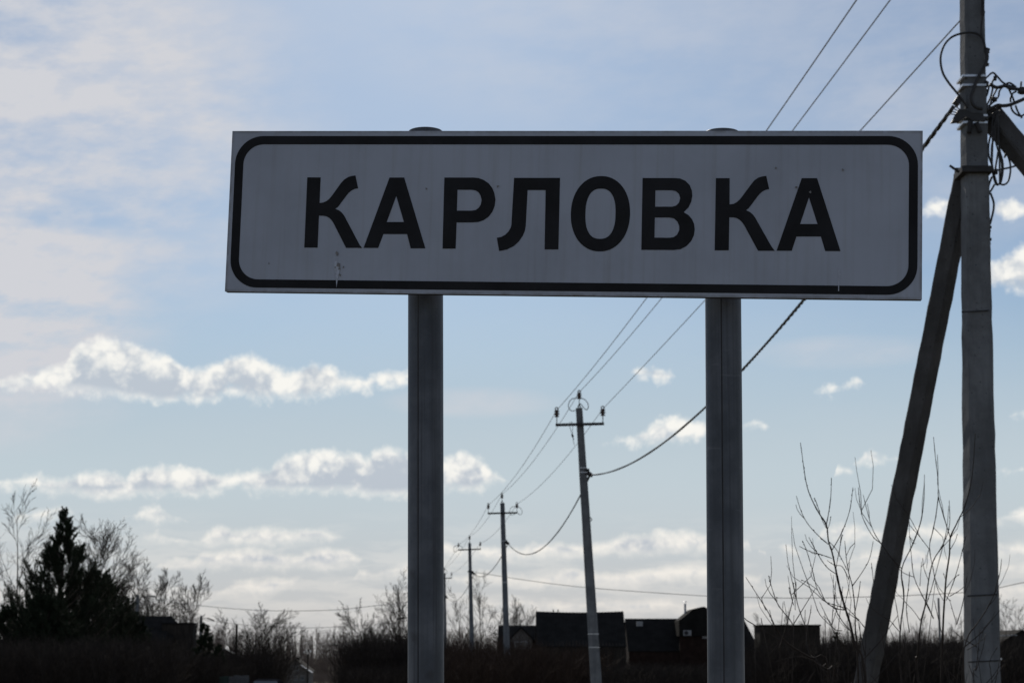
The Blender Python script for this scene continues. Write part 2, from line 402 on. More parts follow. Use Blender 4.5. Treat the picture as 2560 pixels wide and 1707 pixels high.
M = dict(
    grass=material('dry_grass_ground', (0.11, 0.085, 0.045), 0.95, 0.4, 0.6, 0.8, 3.0, color2=(0.16, 0.13, 0.07)),
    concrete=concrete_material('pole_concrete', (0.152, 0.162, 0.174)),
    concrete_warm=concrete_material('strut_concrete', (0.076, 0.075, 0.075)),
    steel=material('dark_steel', (0.03, 0.03, 0.032), 0.7, 0.3, 8.0, 0.1, 60, spec=0.25),
    strap=material('bright_strap', (0.55, 0.56, 0.58), 0.38, 0.15, 20.0, metal=0.9),
    porcelain=material('brown_porcelain', (0.06, 0.035, 0.028), 0.3, 0.2, 10.0, spec=0.5),
    whiteporc=material('white_porcelain', (0.75, 0.75, 0.72), 0.25, 0.1, 10.0, spec=0.5),
    rubber=material('black_cable', (0.022, 0.022, 0.024), 0.55, 0.2, 30.0),
    alu=material('aluminium_wire', (0.30, 0.30, 0.31), 0.5, 0.15, 20.0, metal=0.7),
    bark=material('bark', (0.085, 0.07, 0.058), 0.9, 0.35, 9.0, 0.5, 40),
    birch=material('pale_bark', (0.16, 0.14, 0.125), 0.85, 0.45, 7.0, 0.4, 30),
    twig=material('twig', (0.028, 0.023, 0.020), 0.85, 0.3, 5.0, spec=0.12),
    redtwig=material('reddish_twig', (0.036, 0.024, 0.0185), 0.85, 0.35, 0.8, spec=0.12),
    shrubtwig=material('shrub_twig', (0.032, 0.026, 0.023), 0.75, 0.3, 14.0, 0.2, 60, spec=0.1),
    needle=material('pine_needle', (0.024, 0.034, 0.019), 0.85, 0.35, 2.0, spec=0.1),
    spruce=material('spruce_needle', (0.048, 0.060, 0.026), 0.75, 0.35, 2.0),
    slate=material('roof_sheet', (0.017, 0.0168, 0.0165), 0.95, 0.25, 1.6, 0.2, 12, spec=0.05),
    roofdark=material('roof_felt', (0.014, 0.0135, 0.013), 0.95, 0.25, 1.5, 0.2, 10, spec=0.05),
    rooftin=material('roof_tin', (0.30, 0.31, 0.33), 0.45, 0.2, 1.0, metal=0.5),
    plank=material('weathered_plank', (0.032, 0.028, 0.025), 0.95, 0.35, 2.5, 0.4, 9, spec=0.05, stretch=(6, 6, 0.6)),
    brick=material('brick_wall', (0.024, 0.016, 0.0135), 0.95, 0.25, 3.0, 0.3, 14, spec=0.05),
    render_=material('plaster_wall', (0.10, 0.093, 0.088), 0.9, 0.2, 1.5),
    white=material('white_plastic', (0.22, 0.225, 0.235), 0.5, 0.1, 4.0),
    glass=material('window_glass', (0.05, 0.06, 0.07), 0.08, 0.1, 1.0, spec=0.6),
    carpaint=material('dark_car_paint', (0.012, 0.013, 0.016), 0.9, 0.1, 2.0, spec=0.0),
    sheet=material('fence_sheet', (0.13, 0.135, 0.14), 0.6, 0.2, 2.0, metal=0.2),
    sheetgreen=material('green_fence_sheet', (0.04, 0.065, 0.055), 0.6, 0.2, 2.0, metal=0.2),
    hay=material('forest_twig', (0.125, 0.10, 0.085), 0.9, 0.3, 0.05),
)

# ------------------------------------------------------------------ ground
def sstep(a, b, x):
    t = min(max((x - a) / (b - a), 0.0), 1.0); return t * t * (3 - 2 * t)
def gz(x, y):
    return -5.0 * sstep(60, 220, y) + 0.06 * math.sin(x * 0.21 + 1.3) * math.cos(y * 0.17)
def build_ground():
    ys = [-500, -150, -60, -30] + list(range(-20, 240, 4)) + [250, 270, 300, 340, 400, 480, 600, 800, 1200, 2000, 3000]
    xs = [-2500, -700, -300, -150] + list(range(-100, 101, 5)) + [150, 300, 700, 2500]
    vs = [(x, y, gz(x, y)) for y in ys for x in xs]
    n = len(xs)
    fs = [(j * n + i, j * n + i + 1, (j + 1) * n + i + 1, (j + 1) * n + i) for j in range(len(ys) - 1) for i in range(n - 1)]
    mb = MB(); mb.add(vs, fs)
    tag(mb.build('ground', M['grass'], smooth=True), kind='structure')
build_ground()

# ------------------------------------------------------------------ road sign
SW, SH, ST = 1.47, 0.3518, 0.020
S_LOC = Vector((0.11512, 3.69533, 2.51707))
S_ROT = Matrix.Rotation(R(-7.5212), 3, 'Z') @ Matrix.Rotation(R(3.4039), 3, 'X') @ Matrix.Rotation(R(2.1622), 3, 'Y')
LETTERS = [
 ('k', [[(-563.6,74),(-534.2,74),(-534.2,18.2),(-526.5,19.2),(-519.2,22.3),(-512.7,28),(-506.9,35.3),(-489.5,61.1),(-482.1,69.5),(-473.3,75.2),(-465,77.6),(-457.9,78.6),(-450.8,50.6),(-458.8,48.9),(-465.3,45.5),(-471.5,40.2),(-476.6,33.5),(-488.7,16.1),(-493.1,10),(-499,5.7),(-490.4,2.1),(-484.6,-2.2),(-478.9,-8.9),(-474.6,-16.5),(-447.6,-63.5),(-442.2,-72.7),(-437,-78.6),(-472.1,-78.9),(-501.7,-25.6),(-506.4,-19),(-511.6,-14.1),(-518.5,-10.8),(-525.3,-9.5),(-534.4,-9.5),(-534.5,-78.8),(-563.7,-79)]]),
 ('a', [[(-383.1,74.2),(-351.1,74.3),(-299.7,-78.5),(-331.5,-78.7),(-340.3,-48.1),(-391.8,-48.5),(-402,-78.3),(-434,-78.6)],[(-366.9,34),(-348.2,-22),(-385.5,-22.2)]]),
 ('r', [[(-264,74.5),(-201.9,74.7),(-190.3,73.8),(-178.7,69.5),(-167.9,62.3),(-159.7,52),(-154.7,40.2),(-152.3,27),(-153.6,13.8),(-158.1,1.3),(-165.7,-9.3),(-175.9,-17),(-187.3,-21),(-200.4,-22.1),(-234.3,-22.3),(-234.4,-78.6),(-262.7,-78.8)],[(-234.7,48.1),(-204.3,48.2),(-196,46.9),(-189.3,42.7),(-184.5,35.8),(-182.2,26.2),(-183.6,16.6),(-187.9,9.3),(-194.4,4.7),(-202.9,3.3),(-234.5,3.1)]]),
 ('l', [[(-113.8,74.3),(-15.8,74.6),(-15.2,-78.4),(-44.4,-78.6),(-45.7,48.2),(-84.2,48.1),(-85.9,-27.9),(-87.5,-39.4),(-92.1,-50.9),(-99.9,-62.4),(-110.4,-72.3),(-124.8,-79.6),(-141.1,-83),(-146.9,-54.6),(-137.1,-52.5),(-129.1,-47.9),(-122.1,-40.6),(-118.1,-33),(-116.6,-26.4)]]),
 ('o', None),
 ('v', [[(158.7,74.8),(226,75),(237.2,74.1),(248.5,69.2),(257.3,60.5),(262.3,49.1),(263.5,37.1),(261.5,24.7),(256,12.7),(246.3,2.5),(256.3,-3.6),(263.8,-12),(268.4,-22.3),(269.9,-33.6),(268.3,-46.6),(262.8,-58.6),(253.4,-69),(241.8,-75.6),(227.5,-77.6),(159.4,-77.9)],[(186.2,48.8),(221.1,48.9),(228.8,47),(235.3,41.5),(238.4,32.4),(236,23),(230.1,16.4),(221.8,14.1),(186.3,13.9)],[(186.1,-9.2),(217.2,-9),(226.1,-10.9),(233.3,-17.3),(237.6,-27.4),(237.5,-36.1),(233.2,-45.2),(226.3,-50.5),(218,-51.8),(186.4,-51.7)]]),
 ('k', [[(311.9,75),(340.5,75.1),(341.1,19.6),(349,20.6),(355.9,24.2),(362.1,30.1),(367.7,37.5),(385.4,62.6),(391.6,70.7),(399.4,76.2),(407.3,78.8),(416.1,80.2),(422.5,52.3),(414.9,50.4),(408.7,47.1),(403.1,41.9),(398.4,36.1),(386,18.5),(381.4,12.4),(375.8,7.2),(383.7,3.6),(389.5,-1.2),(394.3,-7.6),(398.2,-14.4),(425,-61.5),(429.9,-69.5),(435.9,-77.5),(401.4,-77.8),(372.5,-24.8),(367.6,-17.8),(362.2,-12.6),(356.4,-9.4),(349.5,-7.9),(341.2,-7.9),(341.1,-77.3),(312,-77.6)]]),
 ('a', [[(489.2,75.5),(520.6,75.6),(570,-77),(538.9,-77.2),(529.8,-46.9),(479.8,-47.3),(470.7,-77.2),(439.4,-77.4)],[(504.5,34.9),(522.6,-20.6),(487,-20.9)]]),
]
def superellipse(cx, cz, rx, rz, e, n=56):
    r = []
    for k in range(n):
        a = 2 * math.pi * k / n
        c, s_ = math.cos(a), math.sin(a)
        r.append((cx + rx * math.copysign(abs(c) ** (2 / e), c), cz + rz * math.copysign(abs(s_) ** (2 / e), s_)))
    return r
LETTERS[4] = ('o', [superellipse(71.6, -1.6, 62.5, 80.4, 2.12), superellipse(71.8, -1.7, 31.8, 53.5, 2.45)])
def rounded(x0, z0, x1, z1, r, n=12):
    pts = []
    for cx, cz, a0 in ((x1 - r, z1 - r, 0), (x0 + r, z1 - r, 90), (x0 + r, z0 + r, 180), (x1 - r, z0 + r, 270)):
        for k in range(n + 1):
            a = R(a0 + 90 * k / n); pts.append((cx + r * math.cos(a), cz + r * math.sin(a)))
    return pts
def film(name, loops_mm, y0, thick, mat, parent, label=None):
    """flat film cut to an outline with holes, lying on the face at y0 and thick towards -y"""
    loops = [[(x / 1000, z / 1000) for x, z in lp] for lp in loops_mm]
    tris = tessellate_polygon([[Vector((x, z, 0)) for x, z in lp] for lp in loops])
    flat = [p for lp in loops for p in lp]; n = len(flat)
    vs = [(x, y0 - thick, z) for x, z in flat] + [(x, y0, z) for x, z in flat]
    fs = [tuple(t) for t in tris]; k = 0
    for lp in loops:
        m = len(lp)
        fs += [(k + i, k + (i + 1) % m, n + k + (i + 1) % m, n + k + i) for i in range(m)]
        k += m
    me = bpy.data.meshes.new(name); me.from_pydata(vs, [], fs); me.update()
    bm = bmesh.new(); bm.from_mesh(me); bmesh.ops.recalc_face_normals(bm, faces=bm.faces); bm.to_mesh(me); bm.free()
    me.materials.append(mat)
    o = link(bpy.data.objects.new(name, me), parent)
    if label: o['label'] = label
    return o

def sign_materials():
    # white retroreflective sheeting, dull in this light, with grime, fly specks, runs from the top edge
    m = bpy.data.materials.new('sign_sheeting'); m.use_nodes = True
    t = NT(m.node_tree); b = t.n['Principled BSDF']
    co = t.node('ShaderNodeTexCoord').outputs['Object']
    grime = t.smooth(t.noise(co, 4.0, 7, 0.62), 0.35, 0.75)
    mp = t.node('ShaderNodeMapping'); mp.inputs['Scale'].default_value = (60, 1, 2.2); t.l.new(co, mp.inputs[0])
    runs = t.smooth(t.noise(mp.outputs[0], 1.0, 3, 0.6), 0.45, 0.8)
    mp2 = t.node('ShaderNodeMapping'); mp2.inputs['Scale'].default_value = (1.0, 1, 0.45); t.l.new(co, mp2.inputs[0])
    vo = t.node('ShaderNodeTexVoronoi'); vo.inputs['Scale'].default_value = 17; t.l.new(mp2.outputs[0], vo.inputs['Vector'])
    speck = t.smooth(t.m('ADD', vo.outputs['Distance'], t.m('MULTIPLY', t.noise(co, 150, 3, .6), 0.10)), 0.075, 0.125, 1.0, 0.0)
    vsep = t.node('ShaderNodeSeparateColor'); t.l.new(vo.outputs['Color'], vsep.inputs[0])
    speck = t.m('MULTIPLY', speck, t.smooth(vsep.outputs[0], 0.80, 0.84))
    sp = t.node('ShaderNodeSeparateXYZ'); t.l.new(co, sp.inputs[0])
    edge = t.m('ADD', t.smooth(t.m('ABSOLUTE', sp.outputs[2]), 0.168, 0.176), t.smooth(t.m('ABSOLUTE', sp.outputs[0]), 0.727, 0.735), clamp=True)
    edge = t.m('MULTIPLY', edge, t.smooth(t.noise(co, 26, 5, 0.65), 0.35, 0.6))
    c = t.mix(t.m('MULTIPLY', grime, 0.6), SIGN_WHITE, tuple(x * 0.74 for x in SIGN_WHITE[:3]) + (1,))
    c = t.mix(t.m('MULTIPLY', runs, 0.22), c, (0.20, 0.19, 0.17, 1))
    c = t.mix(t.m('MULTIPLY', edge, 0.6), c, (0.13, 0.13, 0.12, 1))
    c = t.mix(t.m('MULTIPLY', speck, 0.75), c, (0.07, 0.06, 0.05, 1))
    t.l.new(c, b.inputs['Base Color'])
    b.inputs['Roughness'].default_value = 0.5; b.inputs['Specular IOR Level'].default_value = 0.3
    bn = t.node('ShaderNodeBump'); bn.inputs['Strength'].default_value = 0.06; bn.inputs['Distance'].default_value = 0.002
    t.l.new(t.noise(co, 420, 2, 0.5), bn.inputs['Height']); t.l.new(bn.outputs[0], b.inputs['Normal'])
    k = material('black_film', (0.011, 0.0115, 0.0145), 0.6, 0.35, 9.0, 0.05, 200, spec=0.18)
    z = bpy.data.materials.new('galvanised_post'); z.use_nodes = True
    t = NT(z.node_tree); b = t.n['Principled BSDF']
    co = t.node('ShaderNodeTexCoord').outputs['Object']
    mp = t.node('ShaderNodeMapping'); mp.inputs['Scale'].default_value = (30, 30, 0.8); t.l.new(co, mp.inputs[0])
    st = t.smooth(t.noise(mp.outputs[0], 1.0, 5, 0.62), 0.38, 0.72)
    mq = t.node('ShaderNodeMapping'); mq.inputs['Scale'].default_value = (110, 110, 1.6); t.l.new(co, mq.inputs[0])
    st2 = t.smooth(t.noise(mq.outputs[0], 1.0, 4, 0.7), 0.50, 0.72)
    mr = t.node('ShaderNodeMapping'); mr.inputs['Scale'].default_value = (9, 9, 55); t.l.new(co, mr.inputs[0])
    rubs = t.smooth(t.noise(mr.outputs[0], 1.0, 3, 0.6), 0.66, 0.74)
    pt = t.smooth(t.noise(co, 9.0, 6, 0.6), 0.35, 0.7)
    vo = t.node('ShaderNodeTexVoronoi'); vo.inputs['Scale'].default_value = 7; t.l.new(co, vo.inputs['Vector'])
    blot = t.smooth(t.m('ADD', vo.outputs['Distance'], t.m('MULTIPLY', t.noise(co, 60, 4, .7), 0.22)), 0.12, 0.24, 1.0, 0.0)
    c = t.mix(pt, (0.055, 0.061, 0.071, 1), (0.112, 0.119, 0.132, 1))
    c = t.mix(t.m('MULTIPLY', st, 0.75), c, (0.040, 0.045, 0.048, 1))
    c = t.mix(t.m('MULTIPLY', blot, 0.6), c, (0.035, 0.033, 0.033, 1))
    c = t.mix(t.m('MULTIPLY', st2, 0.5), c, (0.030, 0.031, 0.035, 1))
    c = t.mix(t.m('MULTIPLY', rubs, 0.35), c, (0.16, 0.165, 0.175, 1))
    t.l.new(c, b.inputs['Base Color'])
    b.inputs['Metallic'].default_value = 0.25; b.inputs['Roughness'].default_value = 0.55
    bn = t.node('ShaderNodeBump'); bn.inputs['Strength'].default_value = 0.25; bn.inputs['Distance'].default_value = 0.003
    t.l.new(t.noise(co, 70, 5, 0.6), bn.inputs['Height']); t.l.new(bn.outputs[0], b.inputs['Normal'])
    return m, k, z
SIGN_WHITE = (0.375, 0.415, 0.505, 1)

def build_sign():
    face, black, zinc = sign_materials()
    root = thing('road_sign', (0.3, 3.75, gz(0.3, 3.75)), 'white place-name sign lettered КАРЛОВКА with black border on two grey posts', 'road sign')
    inv = Vector(root.location)
    # tray-shaped panel: face with folded rims, open at the back
    x, z, t_ = SW / 2, SH / 2, 0.0016
    mb = MB()
    mb.box((0, t_ / 2, 0), (SW, t_, SH))
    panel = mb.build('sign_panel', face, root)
    panel.location = S_LOC - inv
    panel.rotation_euler = S_ROT.to_euler()
    fl = MB()
    for s_ in (-1, 1):
        fl.box((0, t_ + ST / 2 + 0.0003, s_ * (z - 0.0009)), (SW - 0.001, ST, 0.0016))
        fl.box((s_ * (x - 0.0009), t_ + ST / 2 + 0.0003, 0), (0.0016, ST, SH - 0.005))
    fl.build('rim', M['steel'], panel)
    rear = MB()
    for zz in (-0.11, 0.11): rear.box((0, t_ + 0.007, zz), (SW - 0.02, 0.010, 0.03))
    rear.build('stiffener', zinc, panel)
    film('border', [rounded(-725.6, -166.8, 725.6, 164.7, 61), rounded(-707, -148.8, 707.6, 146.3, 44)], 0.0, 0.0006, black, panel)
    for nm, loops in LETTERS:
        film('letter', loops, 0.0, 0.0006, black, panel)
    # torn remains of tape
    tape = material('pale_tape', (0.39, 0.425, 0.51), 0.5, 0.3, 60)
    film('tape_scrap', [[(-496,-109),(-491,-107),(-486,-116),(-484,-128),(-486,-140),(-488,-152),(-489.5,-165),(-491,-150),(-494,-135),(-497,-122)]], -0.0007, 0.0003, tape, panel)
    film('tape_scrap', [[(565,-112),(568,-113),(569,-122),(572,-124),(570,-128),(568,-140),(568,-160),(566,-160),(566,-138),(565,-126)]], -0.0007, 0.0003, tape, panel)
    gum = material('dried_gum', (0.20, 0.20, 0.21), 0.8, 0.3, 60)
    rnd = random.Random(4)
    for cx, cz, r in ((-491,-91,4),(-487,-116,4.5),(-485,-124,3),(-483,-137,2.5),(-476,-121,2),(-494,-121,2),(-640,-114,2),(-302,50,2),(-148,56,2.6),(478,56,2.4),(507,46,2.4),(573,93,2.6),(436,97,2)):
        lp = [(cx + r * rnd.uniform(.5, 1.3) * math.cos(a), cz + r * rnd.uniform(.6, 1.5) * math.sin(a)) for a in [k * math.pi / 5 for k in range(10)]]
        film('dirt_speck', [lp], -0.0011, 0.0003, gum, panel)
    # posts: 76 mm pipes behind the panel
    for (cxa, ya, cxb, yb, apex, seam) in ((1064, 760, 1064.6, 1707, (1063, 317), 0.31), (1807.8, 760, 1815.2, 1707, (1806, 319.5), 0.39)):
        rp = 0.038
        Y = 3.6953 - math.tan(R(7.52)) * ((cxa - 1280) / F * 3.7 - 0.115) + 0.092
        a, b = P(cxa, ya, Y), P(cxb, yb, Y)
        d = (a - b).normalized()
        top = P(*apex, Y - rp).z
        foot = b + d * ((gz(0, 4) - 0.25 - b.z) / d.z)
        tip = b + d * ((top - b.z) / d.z)
        L = (tip - foot).length
        rotm = d.to_track_quat('Z', 'Y')
        mb = MB()
        n = 40
        ring = [(0.0, rp), (L - 0.002, rp), (L, rp - 0.001), (L, rp - 0.004), (L - 0.05, rp - 0.004)]
        vs = [(r * math.cos(2 * math.pi * k / n), r * math.sin(2 * math.pi * k / n), h) for h, r in ring for k in range(n)]
        fs = [(i * n + k, i * n + (k + 1) % n, (i + 1) * n + (k + 1) % n, (i + 1) * n + k) for i in range(len(ring) - 1) for k in range(n)]
        fs.append(tuple(4 * n + k for k in range(n)))
        mb.add(vs, fs)
        post = mb.build('post', zinc, root, smooth=True)
        post.location = foot - inv; post.rotation_mode = 'QUATERNION'; post.rotation_quaternion = rotm
        an = math.pi + math.acos(max(-1, min(1, 1 - 2 * seam)))
        # rolled weld bead down the pipe (angle measured in world x/-y)
        loc = rotm.inverted() @ Vector((math.cos(math.pi - math.acos(1 - 2 * seam) + math.pi), 0, 0))
        xs = -(1 - 2 * seam)
        wdir = rotm.inverted() @ Vector((xs, -math.sqrt(1 - xs * xs), 0)); wdir.z = 0; wdir.normalize()
        tang = Vector((-wdir.y, wdir.x, 0))
        sm = MB(); rnd = random.Random(int(cxa)); hh = 0.02; pts = []
        while hh < L - 0.02:
            pts.append(hh); hh += 0.05
        for sgn in (-1, 1):
            pass
        vs, fs = [], []
        for h in pts:
            wv = 0.0021 + rnd.uniform(-0.0004, 0.0005)
            for q, lift in ((-1, -0.0006), (0, 0.0007), (1, -0.0006)):
                p = wdir * (rp + lift) + tang * q * wv; vs.append((p.x, p.y, h))
        for i in range(len(pts) - 1):
            for q in range(2): fs.append((i * 3 + q, i * 3 + q + 1, i * 3 + 4 + q, i * 3 + 3 + q))
        sm.add(vs, fs); sm.build('weld_seam', M['steel'], post)
        # clamp that holds the panel
        for zz in (2.42, 2.62):
            h = (zz - foot.z) / d.z
            cl = MB(); cl.tube([(rp * 1.06 * math.cos(k * math.pi / 10), rp * 1.06 * math.sin(k * math.pi / 10), h) for k in range(21)], 0.004, 6)
            cl.build('clamp', M['steel'], post)
build_sign()

# ------------------------------------------------------------------ power line
def catenary(a, b, sag, n=24):
    a, b = Vector(a), Vector(b)
    return [a.lerp(b, i / n) - Vector((0, 0, 4 * sag * (i / n) * (1 - i / n))) for i in range(n + 1)]
def sag_through(a, b, px, py):
    """sag that makes the span pass through a point seen in the photograph"""
    a, b = Vector(a), Vector(b); lo, hi = 0.0, 1.0
    s0 = proj(a)[0] < proj(b)[0]
    for _ in range(40):
        m = (lo + hi) / 2
        if (proj(a.lerp(b, m))[0] < px) == s0: lo = m
        else: hi = m
    c = a.lerp(b, lo)
    return (c.z - P(px, py, c.y).z) / (4 * lo * (1 - lo))

def chamfer_rect(hx, hy, c):
    return [(-hx + c, -hy), (hx - c, -hy), (hx, -hy + c), (hx, hy - c), (hx - c, hy), (-hx + c, hy), (-hx, hy - c), (-hx, -hy + c)]
def shaft(mb, foot, tip, w0, w1, d0=None, d1=None, ch=0.02, rings=14, rough=0.0, seed=0, flip=1, spin=0.0):
    """tapered concrete post with a trapezoid section, wider at the back"""
    foot, tip = Vector(foot), Vector(tip)
    ax = (tip - foot).normalized()
    ex = Vector((1, 0, 0)); ex = (ex - ax * ex.dot(ax)).normalized(); ey = ax.cross(ex)
    ex, ey = ex * math.cos(spin) + ey * math.sin(spin), ey * math.cos(spin) - ex * math.sin(spin)
    rnd = random.Random(seed); vs, fs = [], []
    for i in range(rings + 1):
        t = i / rings
        w = w0 + (w1 - w0) * t; d = (d0 or w0) + ((d1 or w1) - (d0 or w0)) * t
        for x, y in chamfer_rect(w / 2, d / 2, ch):
            x *= 1 + 0.05 * (1 if y * flip > 0 else -1)
            p = foot.lerp(tip, t) + ex * (x + rnd.uniform(-rough, rough)) + ey * (y + rnd.uniform(-rough, rough))
            vs.append(p)
    for i in range(rings):
        for k in range(8): fs.append((i * 8 + k, i * 8 + (k + 1) % 8, (i + 1) * 8 + (k + 1) % 8, (i + 1) * 8 + k))
    fs.append(tuple(reversed(range(8)))); fs.append(tuple(rings * 8 + k for k in range(8)))
    return mb.add(vs, fs)

def insulator_mesh():
    """pin insulator, foot at the origin: pin, three sheds, grooved head with an eye"""
    a = MB()
    a.lathe((0, 0, 0), (0, 0, 1), [(0.0, 0.011), (0.20, 0.011)], 8)
    b = MB()
    b.lathe((0, 0, 0), (0, 0, 1), [(0.165, 0.02), (0.17, 0.058), (0.185, 0.062), (0.20, 0.04), (0.225, 0.038), (0.235, 0.072), (0.25, 0.074), (0.265, 0.042), (0.285, 0.04), (0.295, 0.066), (0.31, 0.066), (0.325, 0.038), (0.335, 0.036)], 14)
    b.tube([(0.036 * math.cos(q), 0, 0.362 + 0.04 * math.sin(q)) for q in [k * 2 * math.pi / 14 for k in range(15)]], 0.015, 6)
    return a, b
_pin, _body = insulator_mesh()
_m_pin = _m_body = None
def insulator(parent, loc, s=1.0, tilt=0.0):
    """insulator part with its pin as a sub-part; the copies share mesh data"""
    global _m_pin, _m_body
    if _m_body is None:
        o = _body.build('insulator', M['porcelain'], parent, smooth=True); p = _pin.build('pin', M['steel'], o)
        _m_body, _m_pin = o.data, p.data
    else:
        o = link(bpy.data.objects.new('insulator', _m_body), parent); link(bpy.data.objects.new('pin', _m_pin), o)
    o.location = loc; o.scale = (s, s, s); o.rotation_euler = (0, tilt, 0)
    return o

TOPS = {}      # where the three wires hang on each pole
def line_pole(top_px, low_px, Y, w_top, w_low, arm_px, ins, mid_px, label, foot_extra=0.0, arm_dy=0.0):
    """pole seen from top_px down to low_px at distance Y; arm_px two ends of the crossarm; ins px of the insulator heads (left, right)"""
    a, b = P(*top_px, Y), P(*low_px, Y)
    d = (a - b).normalized()
    g = gz(b.x, Y)
    foot = b + d * ((g - 0.3 - b.z) / d.z)
    k = (w_low - w_top) / (a - b).length; L = (a - foot).length
    root = thing('utility_pole', (foot.x, Y, g), label, 'utility pole', 'concrete poles of the overhead line')
    o = Vector(root.location)
    mb = MB(); shaft(mb, foot - o, a - o, w_top + k * L, w_top, ch=0.022, rough=0.0022 if Y > 20 else 0.0035, rings=14 if Y > 20 else 70, seed=int(Y))
    mb.build('shaft', M['concrete'], root)
    if arm_px:
        e0, e1 = P(*arm_px[0], Y - 0.13), P(*arm_px[1], Y - 0.13)
        arm = MB(); ux = (e1 - e0).normalized()
        rot = ux.to_track_quat('X', 'Z').to_matrix()
        arm.box((e0 + e1) / 2 - o, ((e1 - e0).length, 0.075, 0.065), rot)
        arm.build('crossarm', M['steel'], root)
        sg = MB(); c = (e0 + e1) / 2 - o
        sg.tube([c + Vector((-0.11, 0.02, 0)), c + Vector((-0.12, 0.25, 0)), c + Vector((0.12, 0.25, 0)), c + Vector((0.11, 0.02, 0))], 0.009, 6)
        sg.build('arm_clamp', M['steel'], root)
        heads = []
        for (hx, hy), base in zip(ins, (e0, e1)):
            h = P(hx, hy, Y - 0.13); s = (h.z - base.z) / 0.38
            insulator(root, Vector((base.x + (0.03 if base is e0 else -0.03), Y - 0.13, base.z + 0.03)) - o, max(s, 0.5) * 0.94)
            heads.append(Vector((base.x + (0.03 if base is e0 else -0.03), Y - 0.10, h.z - 0.04)))
        hm = P(*mid_px, Y)
        s = 0.95
        insulator(root, Vector((hm.x, Y, hm.z - 0.40 * s)) - o, s)
        br = MB(); tz = a.z
        for q in (-1, 1): br.tube([Vector((a.x + q * w_top * 0.4, Y, tz - 0.05)) - o, Vector((hm.x, Y, tz + 0.12)) - o], 0.011, 6)
        br.tube([Vector((a.x, Y, tz - 0.02)) - o, Vector((hm.x, Y, hm.z - 0.36)) - o], 0.011, 6)
        br.build('top_bracket', M['steel'], root)
        TOPS[Y] = (heads[0], Vector((hm.x, Y + 0.03, hm.z - 0.04)), heads[1])
    return root, foot, a
def wire_loop(root, px_pts, Y, r, name='wire_loop', mat='rubber'):
    o = Vector(root.location); pts = [P(x, y, Y) - o for x, y in px_pts]
    fine = []
    for i in range(len(pts) - 1):
        p0, p1, p2, p3 = pts[max(i - 1, 0)], pts[i], pts[i + 1], pts[min(i + 2, len(pts) - 1)]
        for k in range(5):
            t = k / 5
            fine.append(0.5 * ((2 * p1) + (p2 - p0) * t + (2 * p0 - 5 * p1 + 4 * p2 - p3) * t * t + (3 * p1 - p0 - 3 * p2 + p3) * t ** 3))
    fine.append(pts[-1])
    return MB().tube(fine, r, 6).build(name, M[mat], root, smooth=True)
def strap(root, cx, py, Y, w, depth, h=0.018, name='strap', mat='strap'):
    o = Vector(root.location); c = P(cx, py, Y)
    return MB().box(c - o, (w, depth, h)).build(name, M[mat], root)
def cable_bracket(root, edge_px, hook_px, Y):
    o = Vector(root.location); a, b = P(*edge_px, Y), P(*hook_px, Y)
    mb = MB(); mb.box((a * 0.7 + b * 0.3) - o, (0.12, 0.10, 0.16))
    mb.tube([a - o, a.lerp(b, 0.6) - o + Vector((0, 0, 0.05)), b - o + Vector((0.03, 0, 0.04)), b - o], 0.018, 6)
    mb.tube([b - o + Vector((-0.06, 0, 0.02)), b - o + Vector((0.06, 0, -0.02))], 0.045, 8)
    mb.build('cable_hook', M['steel'], root)

Y0, Y1, Y2, Y3, Y4 = 15.0, 46.15, 75.1, 99.1, 130.0
# near pole at the right edge with its two struts
near, nfoot, ntop = line_pole((2427, -240), (2458, 1707), Y0, 0.172, 0.250, ((2246, -130), (2606, -130)), ((2246, -175), (2606, -175)), (2427, -285),
    'thick concrete utility pole at the right edge, braced by two struts', 0)
p1, f1, t1 = line_pole((1448, 1020), (1491, 1707), Y1, 0.165, 0.272, ((1389, 1062), (1510, 1059)), ((1390, 1021), (1505, 1018)), (1448, 976),
    'leaning concrete utility pole between the two sign posts, tallest of the receding row')
p2, f2, t2 = line_pole((1256, 1257), (1268, 1660), Y2, 0.175, 0.255, ((1219, 1283), (1294, 1281)), ((1219, 1259), (1290, 1257)), (1255, 1232),
    'concrete utility pole second from the front in the receding row')
p3, f3, t3 = line_pole((1174, 1357), (1179.5, 1610), Y3, 0.150, 0.245, ((1145, 1374), (1202, 1372)), ((1146, 1358), (1199, 1355)), (1174, 1338),
    'concrete utility pole third in the receding row, in front of bare birches')
p4, f4, t4 = line_pole((1111, 1432), (1113, 1600), Y4, 0.15, 0.23, ((1089, 1446), (1130, 1444)), ((1090, 1433), (1129, 1431)), (1111, 1418),
    'farthest concrete utility pole, mostly hidden behind the left sign post')
TOPS_ORDER = [Y0, Y1, Y2, Y3, Y4]

